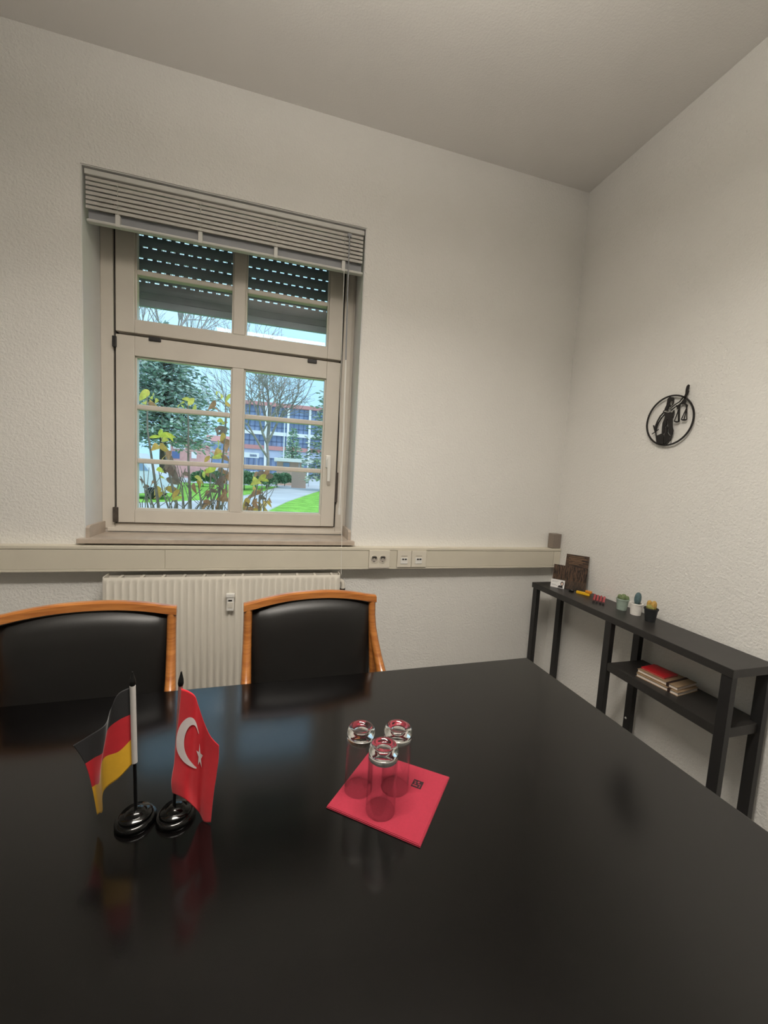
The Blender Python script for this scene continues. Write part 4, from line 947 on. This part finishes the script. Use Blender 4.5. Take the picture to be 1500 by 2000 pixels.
for x in xs_[1:]: MB().box((x - .27, YB_ - .55, GZ), (x + .27, YB_ - .05, zroof)).build('column', M_beam, ob)
zlev = [(zred + .45, zb.z - .42), (zb.z + .42, lev[2] - .42), (lev[2] + .42, zroof), (GZ, zred - 2.4)]
for z0_, z1_ in zlev:
    for k in range(len(xs_) - 1):
        a, b = xs_[k] + .27, xs_[k + 1] - .27
        if b - a < .6: continue
        w = MB().box((a, YB_ + .25, z0_), (b, YB_ + .35, z1_)).build('window', M_fglass, ob)
        m = MB(); nn_ = 4
        for j in range(1, nn_): x = a + (b - a) * j / nn_; m.box((x - .07, YB_ + .12, z0_), (x + .07, YB_ + .25, z1_))
        zz = z0_ + (z1_ - z0_) * .45; m.box((a, YB_ + .12, zz - .07), (b, YB_ + .25, zz + .07)); m.build('mullions', M_mull, w)

# brick workshop on the left with sign, door and metal tower
Yw = 62.0
wl = at(333, 880, Yw).x; wr = at(392, 880, Yw).x; wt = at(360, 868, Yw).z; wp = at(356, 852, Yw).z
ws = thing('brick_workshop', 'small red brick gabled workshop with a white sign board', 'building', ((wl + wr) / 2, Yw, GZ))
MB().prism([(wl, Yw, GZ), (wr, Yw, GZ), (wr, Yw, wt), ((wl + wr) / 2 - .6, Yw, wp), (wl, Yw, wt)], (0, 9, 0)).build('wall', M_brick, ws)
for sgn, (xa, xb) in ((0, (wl - .2, (wl + wr) / 2 - .6)), (1, ((wl + wr) / 2 - .6, wr + .2))):
    za, zb2 = (wt, wp) if sgn == 0 else (wp, wt)
    MB().prism([(xa, Yw - .2, za), (xb, Yw - .2, zb2), (xb, Yw - .2, zb2 + .15), (xa, Yw - .2, za + .15)], (0, 9.4, 0)).build('roof_slope', M_roofr, ws)
s0 = at(338.5, 876, Yw - .1); s1_ = at(361.5, 867.5, Yw - .1)
sg = MB().box((s0.x, Yw - .12, s0.z), (s1_.x, Yw - .01, s1_.z)).build('sign_board', M_beam, ws)
mb = MB(); n_ = 9; wch = (s1_.x - s0.x) * .8 / n_
for k in range(n_): x = s0.x + (s1_.x - s0.x) * .1 + k * wch; mb.box((x, Yw - .14, s0.z + .18 + .04 * (k % 2)), (x + wch * .62, Yw - .12, s1_.z - .16 - .05 * (k % 3)))
o = mb.build('sign_lettering', mat('far_sign_blue', (96, 150, 170), 0.8), sg); o['kind'] = 'stuff'
d0 = at(336, 895, Yw); d1 = at(351, 882, Yw); MB().box((d0.x, Yw - .05, d0.z), (d1.x, Yw + .05, d1.z)).build('window', mat('far_blue_door', (92, 112, 156), 0.5), ws)
d0 = at(374, 895, Yw); d1 = at(384, 883, Yw); MB().box((d0.x, Yw - .05, max(GZ, d0.z)), (d1.x, Yw + .05, d1.z)).build('white_door', M_beam, ws)
tw_ = thing('metal_tower', 'pale blue-grey metal-clad tower beside the brick workshop', 'building', (at(398, 890, 74).x, 74, GZ))
x0_, x1_ = at(391.5, 880, 74).x, at(406, 880, 74).x; zt2 = at(398, 862, 74).z
MB().box((x0_, 74, GZ), (x1_, 78, zt2 - .5)).build('wall', M_fgrey, tw_)
MB().prism([(x0_ - .15, 73.8, zt2 - .5), (x1_ + .15, 73.8, zt2 - .5), ((x0_ + x1_) / 2 + .3, 73.8, zt2 + .3), ((x0_ + x1_) / 2 - .3, 73.8, zt2 + .3)], (0, 4.4, 0)).build('roof', M_fgrey, tw_)
for k in range(4): x = x0_ + (x1_ - x0_) * (k + .5) / 4; MB().box((x - .05, 73.94, GZ), (x + .05, 74, zt2 - .5)).build('cladding_rib', M_beam, tw_)
hs = thing('red_roofed_house', 'distant white house with a red roof right of the metal tower', 'building', (at(424, 880, 84).x, 84, GZ))
x0_, x1_ = at(401, 880, 84).x, at(462, 880, 84).x; ze = at(424, 862, 84).z; zr_ = at(424, 853, 84).z
MB().box((x0_, 84, GZ), (x1_, 92, ze)).build('wall', mat('far_pale_render', (214, 206, 208), 0.9), hs)
MB().prism([(x0_ - .3, 83.6, ze), (x0_ - .3, 92.4, ze), (x0_ - .3, 88, zr_ + .5)], (x1_ - x0_ + .6, 0, 0)).build('roof', M_roofr, hs)
for zlo, zhi in ((ze - 1.6, ze - .4), (ze - 4.2, ze - 2.8)):
    for k in range(5):
        x = x0_ + .8 + k * (x1_ - x0_ - 1.5) / 5
        w = MB().box((x, 83.93, zlo), (x + .85, 84.02, zhi)).build('window', M_fglass, hs)
MB().box((x0_, 83.9, ze - 2.6), (x1_, 84, ze - 1.9)).build('brick_band', M_brick, hs)
# kiosk
Yk = 50.0; k0 = at(541, 905, Yk).x; k1 = at(608, 905, Yk).x; kz = at(575, 903, Yk).z
ki = thing('kiosk', 'low pale kiosk with an overhanging flat white roof', 'building', ((k0 + k1) / 2, Yk, GZ))
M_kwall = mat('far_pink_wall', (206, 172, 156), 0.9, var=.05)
MB().box((k0, Yk, GZ), (k1 - 1.2, Yk + 3, kz)).build('wall', M_kwall, ki)
MB().box((k0 - .35, Yk - .8, kz), (k1 + .2, Yk + 3.4, kz + .42), bevel=.04).build('roof', M_beam, ki)
w0 = at(553, 912, Yk); MB().box((w0.x, Yk - .05, w0.z), (w0.x + .75, Yk + .03, w0.z + .55)).build('window', M_fglass, ki)
for x in (k0 + 2.6, k1 - .3): MB().box((x - .05, Yk - .6, GZ), (x + .05, Yk - .5, kz)).build('post', M_shut, ki)
lw0 = G(566, 938); lw = thing('low_wall', 'low pink wall by the driveway below the kiosk', 'wall', (at(584, 925, 44).x, 44, GZ))
MB().box((at(570, 925, 44).x, 44, GZ), (at(598, 925, 44).x, 44.3, at(584, 922, 44).z), bevel=.02).build('wall', M_kwall, lw)
# flag pole
fp = stand(553, 56); po = thing('white_pole', 'tall slim white pole standing before the small fir', 'pole', fp)
MB().tube([fp, Vector((fp.x, fp.y, at(553, 824, 56).z))], [.10, .06], 8).build('shaft', M_beam, po)
MB().sphere((fp.x, fp.y, at(553, 824, 56).z), .12, 8, 6).build('knob', M_beam, po)
# sign board before the office block
Ys = 58.0; q0 = at(475, 893, Ys); q1 = at(506, 885, Ys)
sb = thing('roadside_sign', 'long white sign board with dark lettering before the office block', 'sign', ((q0.x + q1.x) / 2, Ys, GZ))
MB().box((q0.x, Ys, q0.z), (q1.x, Ys + .1, q1.z)).build('board', M_beam, sb)
mb = MB()
for k in range(8): x = q0.x + (q1.x - q0.x) * (.42 + .055 * k); mb.box((x, Ys - .02, q0.z + .16), (x + .08, Ys, q1.z - .2 - .04 * (k % 2)))
o = mb.build('lettering', M_mull, sb); o['kind'] = 'stuff'
for x in (q0.x + .3, q1.x - .3): MB().box((x - .05, Ys + .02, GZ), (x + .05, Ys + .1, q0.z)).build('post', M_shut, sb)
# vehicles
def car(label, c, L, H, Wd, m, ang=0, van=False):
    t = thing('parked_car' if not van else 'parked_van', label, 'car' if not van else 'van', c, ang)
    if van: pr = [(-L / 2, .35), (-L / 2, H * .93), (-L / 2 + .1, H), (L / 2 - 1.5, H), (L / 2 - .75, H * .58), (L / 2 - .05, H * .48), (L / 2, .35)]
    else: pr = [(-L / 2, .3), (-L / 2, H * .55), (-L / 2 + .35, H * .62), (-L / 2 + .9, H), (L / 2 - 1.9, H), (L / 2 - 1.1, H * .62), (L / 2 - .1, H * .52), (L / 2, .3)]
    MB().prism([(x, -Wd / 2, z) for x, z in pr], (0, Wd, 0)).build('body', m, t, local=True)
    gx = [(-L / 2 + .75 if not van else L / 2 - 2.6), (L / 2 - 1.35 if not van else L / 2 - .95)]
    MB().prism([(gx[0], -Wd / 2 - .02, H * .62), (gx[1], -Wd / 2 - .02, H * .62), (gx[1] - .5, -Wd / 2 - .02, H * .92), (gx[0] + .25, -Wd / 2 - .02, H * .92)], (0, .03, 0)).build('side_window', M_fglass, t, local=True)
    for x in (-L / 2 + .8, L / 2 - .8):
        for y in (-Wd / 2 + .05, Wd / 2 - .05):
            MB().lathe([(.001, -.1), (.2, -.1), (.31, -.08), (.31, .08), (.2, .1), (.001, .1)], (x, y, .31), 16, 0, Matrix.Rotation(math.pi / 2, 3, 'X')).build('wheel', M_pole, t, local=True)
    return t
M_carw = mat('white_car_paint', (226, 230, 236), 0.25, var=0.01); M_cars = mat('pale_grey_van_paint', (206, 210, 222), 0.35, var=0.03)
q = stand(489, 55); car('white parked car below the roadside sign', (q.x, q.y, GZ + .032), 4.2, 1.45, 1.7, M_carw, math.pi)
q = stand(270, 24); car('pale grey van parked at the left edge of the window view', (q.x - .6, q.y, GZ + .028), 4.6, 2.35, 1.9, M_cars, 0, True)
